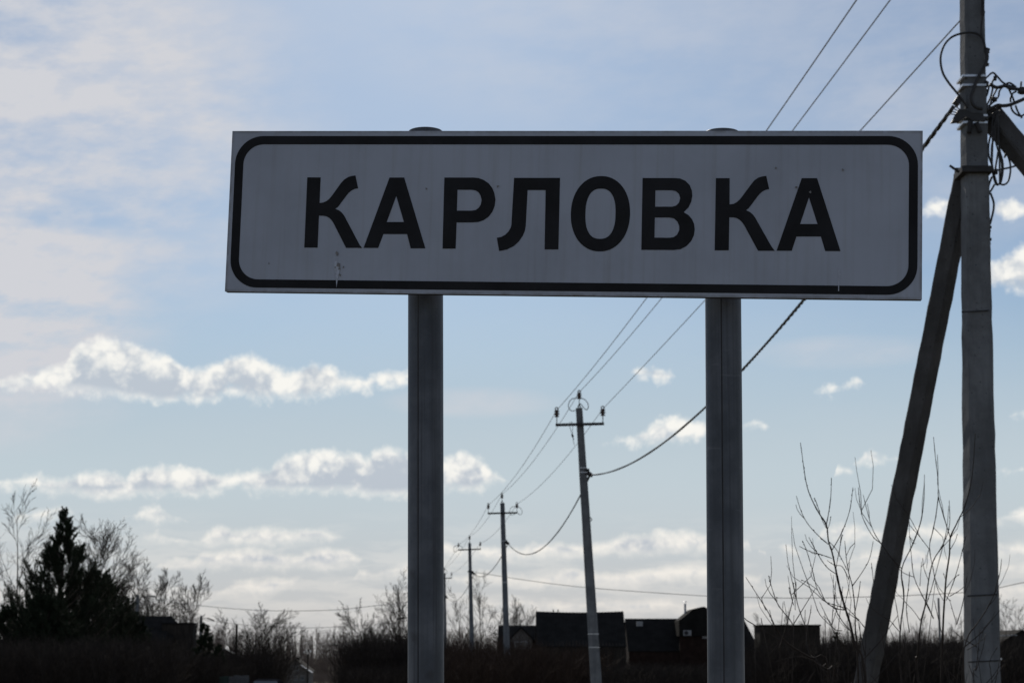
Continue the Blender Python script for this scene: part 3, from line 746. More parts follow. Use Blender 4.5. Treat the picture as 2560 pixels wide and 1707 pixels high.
def near_pole_details():
    o = Vector(near.location)
    # struts
    for top, low, w, nm in (((2413, 432, 15.26), (2166, 1690, 15.6), 0.165, 'left'), ((2478, 292, 15.15), None, 0.205, 'right')):
        a = P(*top[:2], top[2])
        if low: b = P(*low[:2], low[2])
        else: b = Vector((7.9, 13.0, 0.0))
        d = (a - b).normalized(); foot = b + d * ((-0.3 - b.z) / d.z)
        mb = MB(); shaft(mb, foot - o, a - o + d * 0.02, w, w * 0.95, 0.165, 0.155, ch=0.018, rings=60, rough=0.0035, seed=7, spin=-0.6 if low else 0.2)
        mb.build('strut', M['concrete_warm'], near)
    for y in (199, 222): strap(near, 2428, y, Y0, 0.205, 0.215)
    for y in (298, 315): strap(near, 2430, y, Y0, 0.212, 0.222)
    strap(near, 2433, 433, Y0 - 0.01, 0.265, 0.30, 0.052, 'clamp', 'steel')
    wire_loop(near, [(2374, 414), (2398, 431)], Y0 - 0.1, 0.011, 'clamp_bolt', 'steel')
    for y, x0, x1 in ((778, 2404, 2472), (1487, 2418, 2492), (1652, 2420, 2497)):
        wire_loop(near, [(x0, y + 2), ((x0 + x1) / 2, y), (x1, y - 2)], Y0 - 0.125, 0.006, 'binding_wire', 'steel')
    strap(near, 2494, 1646, Y0 - 0.02, 0.045, 0.10, 0.016, 'tag_plate', 'strap')
    z6 = lambda pts: [(2260 + x / 3.136, y / 3.136) for x, y in pts]
    z2 = lambda pts: [(2300 + x / 4.9, 160 + y / 4.9) for x, y in pts]
    z9 = lambda pts: [(2440 + x / 4.125, 420 + y / 4.125) for x, y in pts]
    front = Y0 - 0.14
    wire_loop(near, z6([(635,370),(625,320),(600,285),(560,262),(500,258),(430,270),(370,297),(320,350),(292,420),(287,490),(305,575),(350,650),(405,718),(450,775),(500,850)]), front, 0.010)
    wire_loop(near, z6([(625,0),(622,80),(615,140),(606,230),(615,300),(640,380)]), front, 0.009)
    wire_loop(near, z6([(645,400),(652,450),(640,500),(610,560),(575,620),(545,700),(525,760),(535,810),(570,845),(615,855)]), front - 0.02, 0.016)
    wire_loop(near, z6([(613,-60),(608,60),(612,120)]), front, 0.008)
    thin = [z2(p) for p in (
        [(770,220),(820,165),(890,110),(950,160),(1030,240),(1170,290)], [(800,540),(860,420),(890,300),(885,230),(915,170)],
        [(770,460),(820,380),(850,260)], [(800,545),(900,470),(960,400),(975,330),(1040,260),(1100,235),(1180,290)],
        [(780,590),(840,560),(880,430),(930,330),(950,290)], [(780,300),(830,340),(800,420),(765,450)],
        [(800,640),(870,590),(960,540),(1020,520)], [(815,665),(900,620),(960,600),(1000,560)], [(1110,470),(1110,420),(1140,360),(1180,340)],
        [(1110,500),(1130,570),(1180,620),(1240,640),(1290,610)], [(1170,510),(1200,590),(1250,665)], [(1090,310),(1130,400),(1160,480)],
        [(985,570),(930,700),(870,860),(840,1000),(845,1130),(880,1240),(900,1380),(930,1470),(960,1480),(985,1440),(1000,1330),(1000,1200),(975,1040),(960,900),(950,700),(920,600)],
        [(900,600),(880,760),(890,900),(885,1100),(885,1240),(920,1400),(945,1470),(975,1455),(975,1300),(970,1120),(930,960),(905,800),(940,640),(990,590)],
        [(960,610),(930,760),(915,900),(880,1000),(880,1200),(910,1330),(940,1180),(965,1060),(1010,1190),(1015,1320),(990,1450),(955,1480)],
        [(1080,1130),(1105,1230),(1105,1340),(1080,1440),(1030,1480),(980,1470)], [(880,1330),(960,1300),(1080,1275),(1170,1250)],
        [(775,880),(800,1050),(815,1200),(825,1400),(840,1568)], [(785,800),(805,960),(822,1180),(830,1330)], [(1240,220),(1235,290)], [(1050,1100),(1035,1150)])]
    for p in thin: wire_loop(near, p, Y0 - 0.02, 0.0085)
    wire_loop(near, z2([(770,570),(860,550),(950,510),(1010,515),(1110,500),(1290,425)]), Y0 - 0.06, 0.016)
    wire_loop(near, z2([(850,250),(940,290),(1040,270),(1100,300),(1180,310),(1300,330)]), Y0 - 0.06, 0.015)
    for p in ([(112,70),(120,160),(126,250),(130,450),(138,620),(134,800),(130,1000),(120,1200),(118,1500)], [(190,170),(150,240),(85,310)], [(165,90),(130,190),(130,280)],
              [(150,260),(185,390),(145,580)], [(85,380),(115,385),(124,410),(115,450),(90,460)], [(128,1490),(140,1520),(125,1560)]):
        wire_loop(near, z9(p), Y0 - 0.04, 0.0095)
    for i in range(6): wire_loop(near, z9([(122 + (i % 2) * 8, 610 + i * 42), (158 - (i % 3) * 9, 612 + i * 42)]), Y0 - 0.05, 0.014, 'cable_tie')
    def blob(x, y, w, h, name='connector', Yb=Y0 - 0.08):
        c = P(x, y, Yb) - o; k = Yb / F
        MB().lathe(c - Vector((0, 0, h * k / 2)), (0.15, 0, 1), [(0, w * k * .3), (h * k * .15, w * k * .5), (h * k * .5, w * k * .42), (h * k * .85, w * k * .5), (h * k, w * k * .3)], 8).build(name, M['rubber'], near, smooth=True)
    for (x, y, w, h) in ((915, 178, 50, 62), (800, 250, 80, 80), (910, 436, 70, 56), (1245, 330, 120, 84), (800, 660, 70, 90), (925, 1320, 56, 70)):
        blob(2300 + x / 4.9, 160 + y / 4.9, w / 4.9, h / 4.9)
    for (x, y, w, h) in ((642, 400, 62, 44), (645, 508, 46, 26), (622, 108, 22, 46)): blob(2260 + x / 3.136, y / 3.136, w / 3.136, h / 3.136)
    # wedge clamp of the twisted cable and the plate on the pole face
    mb = MB()
    q = z2([(385,712),(470,560),(560,555),(640,600),(770,600),(800,700),(640,690),(560,640),(490,700)])
    c3 = [P(x, y, Y0 - 0.13) - o for x, y in q]
    vs = [v for v in c3] + [v + Vector((0, 0.06, 0)) for v in c3]; n = len(c3)
    mb.add(vs, [tuple(range(n)), tuple(reversed(range(n, 2 * n)))] + [(i, (i + 1) % n, n + (i + 1) % n, n + i) for i in range(n)])
    mb.build('anchor_clamp', M['rubber'], near)
    MB().box(P(2300 + 460 / 4.9, 160 + 460 / 4.9, Y0 - 0.1) - o, (0.055, 0.08, 0.06), Matrix.Rotation(0.6, 3, 'Y')).build('clamp_wedge', M['rubber'], near)
    for i in range(4): wire_loop(near, z2([(430 - i * 18, 520 + i * 32), (492 - i * 14, 560 + i * 22)]), Y0 - 0.1, 0.005, 'clamp_strand', 'alu')
    for (x0, y0, x1, y1) in ((620, 700, 600, 850), (690, 720, 740, 840)): wire_loop(near, z2([(x0, y0), (x1, y1)]), Y0 - 0.135, 0.022, 'dark_bolt', 'steel')  # two short dark steel rods on the pole face
near_pole_details()

def pole_details():
    z7 = lambda pts: [(1360 + x / 5.225, 940 + y / 5.225) for x, y in pts]
    wire_loop(p1, z7([(480,285),(420,287),(360,300),(325,350),(320,400),(340,440),(375,455),(410,445)]), Y1 - 0.02, 0.011)
    wire_loop(p1, z7([(480,285),(530,305),(570,350),(580,400),(560,438),(530,425),(495,380),(470,362),(440,400)]), Y1 - 0.02, 0.011)
    wire_loop(p1, z7([(330,610),(350,600),(375,620),(372,760),(395,900)]), Y1 - 0.12, 0.007)
    wire_loop(p1, z7([(335,650),(360,740),(375,780),(390,830)]), Y1 - 0.12, 0.007)
    wire_loop(p1, z7([(366,760),(380,795)]), Y1 - 0.12, 0.028, 'connector')
    for y, w in ((1170, .21), (1181, .21), (1584, .262), (1617, .268)):
        cx = 1448 + (y - 1020) * 0.0626; strap(p1, cx, y, Y1, w, w, 0.016)
    cable_bracket(p1, (1464, 1176), (1476, 1187), Y1 - 0.05)
    wire_loop(p1, [(1476, 1187), (1472, 1192), (1466, 1203)], Y1 - 0.05, 0.03)
    wire_loop(p1, [(1474, 1292), (1479, 1296), (1478, 1301), (1474, 1301)], Y1 - 0.05, 0.012)
    za = lambda pts: [(1100 + x / 5.225, 1200 + y / 5.225) for x, y in pts]
    wire_loop(p2, za([(985,340),(940,350),(912,385),(908,425),(935,455),(975,440),(1000,420)]), Y2 - 0.15, 0.011)
    wire_loop(p2, za([(990,340),(1040,355),(1070,395),(1070,430),(1045,450),(1010,425)]), Y2 - 0.15, 0.011)
    cable_bracket(p2, (1262, 1352), (1270, 1358), Y2 - 0.05); strap(p2, 1259, 1352, Y2, .225, .225, 0.02); strap(p2, 1262.5, 1455, Y2, .24, .24, 0.02)
    wire_loop(p3, za([(232,850),(195,860),(178,890),(180,925),(200,938),(240,905)]), Y3 - 0.15, 0.014)
    wire_loop(p3, za([(240,850),(275,860),(292,885),(290,905)]), Y3 - 0.15, 0.014)
    cable_bracket(p3, (1180, 1429), (1185, 1434), Y3 - 0.05); strap(p3, 1175.5, 1428, Y3, .30, .2, 0.06, 'bracket', 'steel')
    cable_bracket(p4, (1114, 1489), (1118, 1494), Y4 - 0.05)
    wire_loop(p4, [(1111, 1420), (1117, 1426), (1116, 1434), (1110, 1432)], Y4 - 0.1, 0.014)
pole_details()

def wires():
    # three bare conductors from pole to pole
    names = ('leftmost of the three thin bare wires on the pole tops', 'middle thin bare wire running over the pole tops', 'rightmost of the three thin bare wires on the pole tops')
    through = ((1915, 328), (1980, 328), (2143, 328))
    for i in range(3):
        pts = []
        for a, b in zip(TOPS_ORDER[:-1], TOPS_ORDER[1:]):
            A, B = TOPS[a][i], TOPS[b][i]
            sg = sag_through(A, B, *through[i]) if a == Y0 else 0.28
            sg = min(max(sg, 0.05), 0.9)
            pts += catenary(A, B, sg, 20)[(1 if pts else 0):]
        A = TOPS[Y4][i]
        pts += catenary(A, A + Vector((-2.3, 30, -0.9)), 0.3, 10)[1:]
        A = TOPS[Y0][i]
        pts = list(reversed(catenary(A, A + Vector((2.2, -32, 0.1)), 0.4, 14)))[:-1] + pts
        tag(MB().tube(pts, 0.0078, 5).build('overhead_wire', M['alu']), names[i], 'overhead wire', 'bare wires of the overhead line')
    # twisted insulated cable, one hanging span after another
    ends = [P(2384, 268, Y0 - 0.1), P(1476, 1187, Y1 - 0.05), P(1270, 1358, Y2 - 0.05), P(1185, 1434, Y3 - 0.05), P(1118, 1494, Y4 - 0.05)]
    via = [(1853, 925), (1400, 1322), (1222, 1432), (1142, 1500)]
    lab = ('black twisted cable sagging from the near pole to the leaning pole', 'black twisted cable sagging between the leaning pole and the second pole of the row',
           'black twisted cable sagging between the second and third poles of the row', 'black twisted cable sagging low beside the left sign post to the farthest pole')
    for i in range(4):
        A, B = ends[i], ends[i + 1]
        sg = min(max(sag_through(A, B, *via[i]), 0.1), 3.0)
        n = (320, 200, 120, 80)[i]
        c = catenary(A, B, sg, n)
        root = thing('twisted_cable', (A.x, A.y, A.z), lab[i], 'cable', 'twisted cable spans')
        L = (B - A).length; turns = L / 0.62
        for k in range(3):
            pts = []
            for j, p in enumerate(c):
                an = 2 * math.pi * (turns * j / n + k / 3) + 1.1 * math.sin(j * 0.21 + i) + 0.7 * math.sin(j * 0.083)
                pts.append(p - A + Vector((math.cos(an), 0, math.sin(an))) * (0.0105 + 0.002 * math.sin(j * 0.13)))
            MB().tube(pts, 0.0098, 5).build('strand', M['rubber'], root)
    def plain(pxs, label, r, name='service_wire'):
        """pxs: (px, py, distance)"""
        pts = [P(*q) for q in pxs]; fine = []
        for i in range(len(pts) - 1):
            p0, p1_, p2_, p3_ = pts[max(i - 1, 0)], pts[i], pts[i + 1], pts[min(i + 2, len(pts) - 1)]
            for k in range(6):
                t = k / 6
                fine.append(0.5 * ((2 * p1_) + (p2_ - p0) * t + (2 * p0 - 5 * p1_ + 4 * p2_ - p3_) * t * t + (3 * p1_ - p0 - 3 * p2_ + p3_) * t ** 3))
        fine.append(pts[-1])
        tag(MB().tube(fine, r, 5).build(name, M['rubber']), label, 'wire', 'service wires')
    plain([(1190, 1430, 99), (1340, 1453, 95), (1490, 1470, 90), (1763, 1489, 82), (1860, 1492, 79), (2050, 1494, 73), (2400, 1481, 64), (2560, 1455, 60), (2800, 1405, 55)],
          'thin service wire from the third pole to the right behind the barn roof', 0.013)
    plain([(347, 1490, 130), (430, 1504, 128), (500, 1513, 127), (600, 1522, 124), (700, 1526, 121), (830, 1524, 117), (950, 1512, 113), (1018, 1504, 110), (1112, 1490, 107)],
          'upper wire hanging from the left street lamp towards the left sign post', 0.016)
    plain([(505, 1548, 160), (600, 1560, 157), (700, 1567, 153), (800, 1568, 149), (950, 1559, 144), (1060, 1545, 140)],
          'lower wire hanging from the smaller street lamp towards the left sign post', 0.016)
    plain([(592, 1564, 150), (570, 1580, 152), (545, 1600, 156)], 'short wire slanting down left of the thin wooden pole', 0.01)
    plain([(592, 1566, 150), (640, 1590, 190), (700, 1603, 230), (800, 1610, 280), (960, 1606, 330)], 'faint wire from the thin wooden pole across the far forest', 0.02)
    plain([(769, 1627, 300), (830, 1630, 298), (900, 1627, 296), (980, 1618, 292)], 'faint wire from the far pole with white insulators', 0.02)
wires()

# ------------------------------------------------------------------ plants
def norm(a): return a / np.maximum(np.linalg.norm(a, axis=-1, keepdims=True), 1e-9)
def grow(rng, p, d, L, r, K, wander, up, tip):
    """bend many shoots at once; returns joints (n, K+1, 3), their directions, radii and segments"""
    n = len(p); J = [p]; D = [d]; rr = [r]
    segs = []
    for k in range(K):
        d = norm(d + wander * rng.normal(size=(n, 3)) + np.array([0, 0, up]))
        q = J[-1] + d * (L / K)[:, None]
        r0 = r * (1 - (1 - tip) * k / K); r1 = r * (1 - (1 - tip) * (k + 1) / K)
        segs.append((J[-1], q, r0, r1)); J.append(q); D.append(d); rr.append(r1)
    S = tuple(np.concatenate([s[i] for s in segs]) for i in range(4))
    return np.stack(J, 1), np.stack(D, 1), np.stack(rr, 1), S
def spawn(rng, J, D, RR, L, n, t0, t1, ang, lr, lvar, rr_):
    """n side shoots on every shoot"""
    N, K1 = J.shape[:2]
    t = (t0 + (t1 - t0) * (np.arange(n)[None] + rng.uniform(0, 1, (N, n))) / n)
    f = t * (K1 - 1); i = np.minimum(f.astype(int), K1 - 2); u = (f - i)[..., None]
    ii = np.arange(N)[:, None]
    p = J[ii, i] * (1 - u) + J[ii, i + 1] * u
    d = norm(D[ii, i + 1]); r = RR[ii, i] * (1 - u[..., 0]) + RR[ii, i + 1] * u[..., 0]
    rv = rng.normal(size=d.shape); perp = norm(rv - d * (rv * d).sum(-1, keepdims=True))
    a = np.radians(ang[0] + (ang[1] - ang[0]) * rng.uniform(size=(N, n)))[..., None]
    nd = norm(d * np.cos(a) + perp * np.sin(a))
    nl = L[:, None] * lr * (1 - lvar * t) * rng.uniform(0.65, 1.2, (N, n))
    return p.reshape(-1, 3), nd.reshape(-1, 3), nl.ravel(), np.minimum(r * rr_, r).ravel()
def cat(a, b): return tuple(np.concatenate([a[i], b[i]]) for i in range(4)) if a is not None else b

def bare_tree(name, base, H, label, seed, trunk_r, n1=16, t_first=0.22, spread=(30, 55), l1=0.46, n2=8, n3=5, mat='bark', tw=0.007, up1=0.05, stems=1, lean=(0, 0), group='bare trees', cat_='tree', wander=0.035, l2=0.5, l3=0.55, n4=0):
    tw *= 1.3; H *= 0.92
    rng = np.random.default_rng(seed)
    root = thing(name, base, label, cat_, group)
    p = np.zeros((stems, 3)); p[:, :2] = rng.normal(size=(stems, 2)) * 0.18 * (stems > 1)
    d = norm(np.array([[lean[0], lean[1], 1.0]]) + (rng.normal(size=(stems, 3)) * np.array([.30, .30, 0]) if stems > 1 else 0))
    L = H * (rng.uniform(0.72, 1.0, stems) if stems > 1 else np.ones(1)); L[0] = H
    J, D, RR, S = grow(rng, p, d, L, np.full(stems, trunk_r), 10, wander * 0.45, 0.05, 0.12)
    segs_mesh('trunk', S, M[mat], root, 6)
    crown = None
    a, b_, c, r = spawn(rng, J, D, RR, L, n1, t_first, 0.98, spread, l1 * 1.25, 0.62, 0.5)
    J1, D1, R1, S1 = grow(rng, a, b_, c, np.maximum(r, tw), 6, wander, up1, 0.3); crown = cat(crown, S1)
    a, b_, c, r = spawn(rng, J1, D1, R1, c, n2, 0.15, 1.0, (18, 45), l2, 0.45, 0.6)
    J2, D2, R2, S2 = grow(rng, a, b_, c, np.maximum(r, tw), 4, wander * 1.2, 0.03, 0.5); crown = cat(crown, S2)
    if n3:
        a, b_, c, r = spawn(rng, J2, D2, R2, c, n3, 0.15, 1.0, (18, 42), l3, 0.35, 0.7)
        J3, D3, R3, S3 = grow(rng, a, b_, c, np.full(len(a), tw), 3, wander * 1.3, 0.02, 0.6); crown = cat(crown, S3)
    if n4:
        a, b_, c, r = spawn(rng, J3, D3, R3, c, n4, 0.2, 1.0, (20, 50), 0.55, 0.3, 0.7)
        _, _, _, S4 = grow(rng, a, b_, c, np.full(len(a), tw * 0.8), 2, wander, 0.03, 0.6); crown = cat(crown, S4)
    segs_mesh('crown', crown, M['twig'], root, 3)
    return root

def conifer(name, base, H, width, label, seed, kind='pine', mat='needle', whorl=0.42, group='conifers', dense=1.0, bare=0.06, shoot=0.30, nl=0.085, power=0.8, prof=None, tuft=0.42):
    """trunk, whorls of limbs that turn up at the end, shoots clad in needles"""
    rng = np.random.default_rng(seed)
    root = thing(name, base, label, 'tree', group)
    J, D, RR, S = grow(rng, np.zeros((1, 3)), np.array([[0, 0, 1.0]]), np.array([H]), np.array([H * 0.016]), 12, 0.015, 0.1, 0.06)
    segs_mesh('trunk', S, M['bark'], root, 7)
    # prof: (metres below the tip, reach in metres)
    if prof is None: prof = [(0, 0.12), (H * (1 - bare), width / 2), (H, width / 2)]
    tips, start, ln = [], [], []
    h = 0.25
    while h < H * (1 - bare):
        k = max(3, int((6 if kind == 'pine' else 8) * dense)); a0 = rng.uniform(0, 6.28)
        reach = float(np.interp(h, [q[0] for q in prof], [q[1] for q in prof]))
        for i in range(k):
            r_ = reach * rng.uniform(0.5, 1.15); a1 = a0 + i * 6.283 / k + rng.uniform(-.35, .35)
            slope = (1.5 - 1.1 * min(1, h / (0.75 * H))) if kind == 'pine' else (0.7 - 0.75 * h / H)
            z1 = H - h + rng.uniform(-.12, .12); z0 = min(max(0.2, z1 - slope * r_), H - 0.05)
            tips.append((r_ * math.cos(a1), r_ * math.sin(a1), z1)); start.append((0, 0, z0))
        h += whorl * rng.uniform(0.75, 1.2) * (0.6 + 0.55 * h / H)
    tips, p = np.array(tips), np.array(start, float)
    ln = np.linalg.norm(tips - p, axis=1); tt = p[:, 2] / H
    p[:, 0] = np.interp(p[:, 2], J[0, :, 2], J[0, :, 0]); p[:, 1] = np.interp(p[:, 2], J[0, :, 2], J[0, :, 1])
    d = norm(tips - p)
    J1, D1, R1, S1 = grow(rng, p, d, ln, 0.012 + 0.010 * ln, 5, 0.05, 0.05 if kind == 'pine' else 0.02, 0.3)
    n2 = int(11 * dense)
    a, b_, c, r = spawn(rng, J1, D1, R1, ln, n2, tuft, 1.0, (24, 52), 0.36, 0.3, 0.6)
    keep = rng.uniform(size=len(a)) < np.repeat(np.clip(ln / 1.3, 0.22, 1.0), n2); a, b_, c, r = a[keep], b_[keep], c[keep], r[keep]
    b_ = norm(b_ + np.array([0, 0, 0.35 if kind == 'pine' else 0.02]))
    c = np.maximum(c, shoot * 0.7)
    J2, D2, R2, S2 = grow(rng, a, b_, c, np.maximum(r * .7, 0.006), 3, 0.05, 0.14 if kind == 'pine' else 0.02, 0.5)
    a3, b3, c3, r3 = spawn(rng, J2, D2, R2, c, 4, 0.35, 1.0, (22, 50), 0.6, 0.3, 0.6)
    keep = rng.uniform(size=len(a3)) < np.repeat(np.clip(c / 0.5, 0.3, 1.0), 4); a3, b3, c3, r3 = a3[keep], b3[keep], c3[keep], r3[keep]
    b3 = norm(b3 + np.array([0, 0, 0.4 if kind == 'pine' else 0.0])); c3 = np.clip(c3, 0.12, shoot)
    J3, D3, R3, S3 = grow(rng, a3, b3, c3, np.full(len(a3), 0.006), 2, 0.04, 0.1, 0.6)
    limbs = cat(cat(S1, S2), S3)
    # leader shoots on the tip of the trunk
    segs_mesh('limbs', limbs, M['bark'], root, 3)['kind'] = 'stuff'
    P0 = np.concatenate([J3[:, 0], J2[:, 1], J1[:, 3], J[0, -3:-1]]); P1 = np.concatenate([J3[:, -1], J2[:, -1], J1[:, -1], J[0, -2:]])
    per = 36
    n = len(P0)
    t = rng.uniform(0, 1.0, (n, per, 1)); ax = norm(P1 - P0)[:, None]
    b0 = P0[:, None] * (1 - t) + P1[:, None] * t
    rv = rng.normal(size=(n, per, 3)); perp = norm(rv - ax * (rv * ax).sum(-1, keepdims=True))
    nd = norm(ax * 0.75 + perp)
    tip = b0 + nd * nl * rng.uniform(0.7, 1.25, (n, per, 1))
    side = norm(np.cross(nd, rng.normal(size=(n, per, 3)))) * (0.012)
    V = np.stack([b0 - side, b0 + side, tip], 2).reshape(-1, 3)
    mesh_np('needles', V, np.arange(len(V)).reshape(-1, 3), M[mat], root)['kind'] = 'stuff'
    return root

def brush(name, label, boxes, seed, mat='twig', cat_='brush'):
    """thickets of upright stems nobody could count. boxes: (px0, px1, Y0, Y1, top_py, stems per square metre, ragged)"""
    rng = np.random.default_rng(seed); S = None
    for (x0, x1, ya, yb, top, dens, rag) in boxes:
        area = (x1 - x0) / F * (ya + yb) / 2 * (yb - ya); n = int(area * dens)
        y = rng.uniform(ya, yb, n); px = rng.uniform(x0, x1, n)
        xw = (px - CX) / F * y * 1.02
        g = np.array([gz(a, b) for a, b in zip(xw, y)])
        hmax = EYE + (HZ - top) / F * y - g
        clump = 0.5 + 0.28 * np.sin(xw * 3.9 + y * 0.4) * np.sin(xw * 0.9 - seed) + 0.28 * np.sin(xw * 1.7 + np.sin(y * 0.9) * 2 + seed) * np.sin(xw * 0.53 + 1.3 * seed)
        h = np.maximum(0.3, hmax * (1 - rag * (0.55 * (1 - clump) + 0.45 * rng.uniform(0, 1, n) ** 0.7)))
        p = np.stack([xw, y, g - 0.05], 1)
        d = norm(np.stack([rng.normal(size=n) * .22, rng.normal(size=n) * .22, np.ones(n)], 1))
        J, D, RR, S1 = grow(rng, p, d, h, 0.006 + 0.004 * h, 4, 0.09, 0.05, 0.35)
        a, b_, c, r = spawn(rng, J, D, RR, h, 7, 0.25, 1.0, (18, 48), 0.42, 0.5, 0.7)
        J2, D2, R2, S2 = grow(rng, a, b_, c, np.full(len(a), 0.0055), 2, 0.1, 0.10, 0.6)
        S = cat(cat(S, S1), S2)
    o = segs_mesh(name, S, M[mat], None, 3)
    return tag(o, label, cat_, None, 'stuff')

def at(px, py, Y):
    """place on the ground under a photo column, and the height that reaches py"""
    q = P(px, py, Y); g = gz(q.x, Y)
    return Vector((q.x, Y, g)), q.z - g

def build_plants():
    b, h = at(58, 1236, 96)
    bare_tree('birch_tree', b, h, 'tall bare birch at the left edge beside the pine', 11, 0.085, 15, 0.2, (24, 44), 0.44, 8, 5, 'birch', 0.0075, lean=(-0.03, 0), l3=.55)
    b, h = at(-25, 1400, 92)
    bare_tree('birch_tree', b, h, 'low bare sapling cut off by the left edge', 23, 0.06, 13, 0.15, (24, 46), 0.5, 7, 4, 'birch', 0.007, lean=(0.06, 0))
    b, h = at(262, 1336, 152)
    bare_tree('broadleaf_tree', b, h, 'round crowned bare tree directly behind the tall pine', 5, 0.17, 42, 0.2, (34, 68), 0.42, 11, 6, 'bark', 0.0125, l2=.5, n4=1, up1=0.10)
    b, h = at(352, 1420, 160)
    bare_tree('broadleaf_tree', b, h, 'bare tree between the round crowned tree and the left street lamp', 61, 0.09, 18, 0.22, (28, 58), 0.4, 9, 6, 'bark', 0.0115, stems=2, n4=1)
    b, h = at(408, 1388, 158)
    bare_tree('broadleaf_tree', b, h, 'many stemmed bare tree behind the left house roof', 8, 0.085, 13, 0.25, (20, 50), 0.38, 9, 6, 'bark', 0.0115, stems=9, n4=1)
    b, h = at(470, 1500, 168)
    bare_tree('broadleaf_tree', b, h, 'small bare tree right of the left house roof', 28, 0.07, 12, 0.2, (22, 50), 0.42, 8, 5, 'bark', 0.0095, stems=3)
    b, h = at(655, 1518, 142)
    bare_tree('broadleaf_tree', b, h, 'wide bare bushy tree left of the far small house', 14, 0.075, 15, 0.12, (24, 60), 0.46, 8, 6, 'bark', 0.0068, stems=6, n4=2)
    b, h = at(700, 1560, 150)
    bare_tree('broadleaf_tree', b, h, 'thin bare tree right of the wide bushy tree', 31, 0.06, 12, 0.2, (24, 55), 0.42, 8, 5, 'bark', 0.009, stems=2)
    b, h = at(1004, 1452, 112)
    bare_tree('broadleaf_tree', b, h, 'tall bare tree beside the left sign post', 17, 0.07, 16, 0.18, (20, 46), 0.38, 8, 5, 'bark', 0.006, stems=4, n4=1)
    b, h = at(950, 1502, 108)
    bare_tree('broadleaf_tree', b, h, 'spreading bare tree left of the left sign post', 37, 0.07, 15, 0.14, (24, 56), 0.42, 8, 5, 'bark', 0.006, stems=5, n4=1)
    b, h = at(1200, 1436, 205)
    bare_tree('birch_tree', b, h, 'faint tall birch just right of the third pole', 41, 0.10, 20, 0.25, (22, 42), 0.3, 8, 5, 'birch', 0.010)
    b, h = at(1150, 1490, 180)
    bare_tree('birch_tree', b, h, 'low birch between the left sign post and the third pole', 43, 0.08, 16, 0.2, (22, 46), 0.36, 8, 5, 'birch', 0.009)
    for px, py, sd, lb in ((1290, 1512, 45, 'small bare tree right of the second pole'), (1345, 1492, 46, 'slim bare tree rising behind the left end of the barn roof'), (1318, 1520, 47, 'bare tree behind the low house beside the barn')):
        b, h = at(px, py, 172)
        bare_tree('broadleaf_tree', b, h, lb, sd, 0.075, 14, 0.25, (20, 44), 0.36, 8, 5, 'bark', 0.0095, stems=2)
    for px, py, Y, sd, lb in ((1900, 1535, 260, 51, 'faint bare tree between the right sign post and the flat shed'), (1960, 1528, 255, 52, 'faint bare tree behind the left half of the flat shed'),
                              (2005, 1545, 250, 53, 'faint bare tree behind the right half of the flat shed'), (2120, 1550, 240, 54, 'faint bare tree right of the flat shed'),
                              (2300, 1540, 230, 55, 'faint bare tree left of the thin post beyond the thicket'), (2385, 1548, 225, 56, 'faint bare tree directly left of the near pole'),
                              (2512, 1486, 215, 57, 'pale slim birch right of the near pole'), (2552, 1515, 210, 58, 'pale slim birch at the right edge'),
                              (2190, 1560, 240, 59, 'faint bare tree behind the leaning strut'), (2535, 1560, 190, 60, 'low bare tree above the dark shed at the right edge')):
        b, h = at(px, py, Y)
        bare_tree('birch_tree' if 'birch' in lb else 'broadleaf_tree', b, h, lb, sd, 0.09, 16, 0.3, (20, 42), 0.28, 7, 5, 'birch', 0.011)
    b, h = at(158, 1275, 90)
    conifer('pine_tree', b, h, 5.6, 'tall dark pine left of the left house', 3, 'pine', 'needle', 0.52, dense=1.3, prof=[(0, .12), (1.0, .5), (2.5, 1.3), (4.3, 2.3), (5.2, 3.4), (10, 4.0)], shoot=0.36)
    b, h = at(22, 1512, 86)
    conifer('pine_tree', b, h, 5.0, 'smaller dark pine at the left edge', 6, 'pine', 'needle', 0.36, dense=1.1)
    b, h = at(118, 1490, 84)
    conifer('pine_tree', b, h, 5.0, 'low broad dark pine before the foot of the tall pine', 36, 'pine', 'needle', 0.36, dense=1.2, prof=[(0, .4), (1.2, 1.3), (2.4, 2.0), (8, 2.4)])
    b, h = at(318, 1520, 98)
    conifer('pine_tree', b, h, 4.0, 'low dark pine overlapping the left end of the left house', 39, 'pine', 'needle', 0.36, dense=1.1, prof=[(0, .3), (1.0, 1.0), (2.0, 1.6), (8, 1.9)])
    b, h = at(250, 1425, 95)
    conifer('pine_tree', b, h, 4.6, 'broad dark pine between the tall pine and the left house', 9, 'pine', 'needle', 0.40, dense=1.15, prof=[(0, .3), (1.0, 1.0), (2.4, 1.9), (3.4, 2.5), (8, 2.8)])
    b, h = at(512, 1555, 120)
    conifer('spruce_tree', b, h, 3.2, 'dark spruce at the right end of the left house', 12, 'spruce', 'needle', 0.30, dense=1.0, shoot=0.25)
    b, h = at(545, 1610, 118)
    conifer('spruce_tree', b, h, 2.6, 'low dark spruce in front of the far gabled house', 13, 'spruce', 'needle', 0.30, dense=1.0, shoot=0.25)
    b, h = at(912, 1640, 100)
    conifer('spruce_tree', b, h, 2.3, 'young olive green spruce left of the left sign post', 15, 'spruce', 'spruce', 0.24, dense=0.9, shoot=0.2)
    brush('brush', 'tall weeds before the far forest', [(600, 1000, 398, 470, 1678, 2.2, 0.4)], 21, 'hay')
    b, h = at(2092, 1578, 150)
    conifer('spruce_tree', b, h, 1.6, 'tiny dark spruce right of the flat shed', 16, 'spruce', 'needle', 0.30, dense=0.8, shoot=0.25)
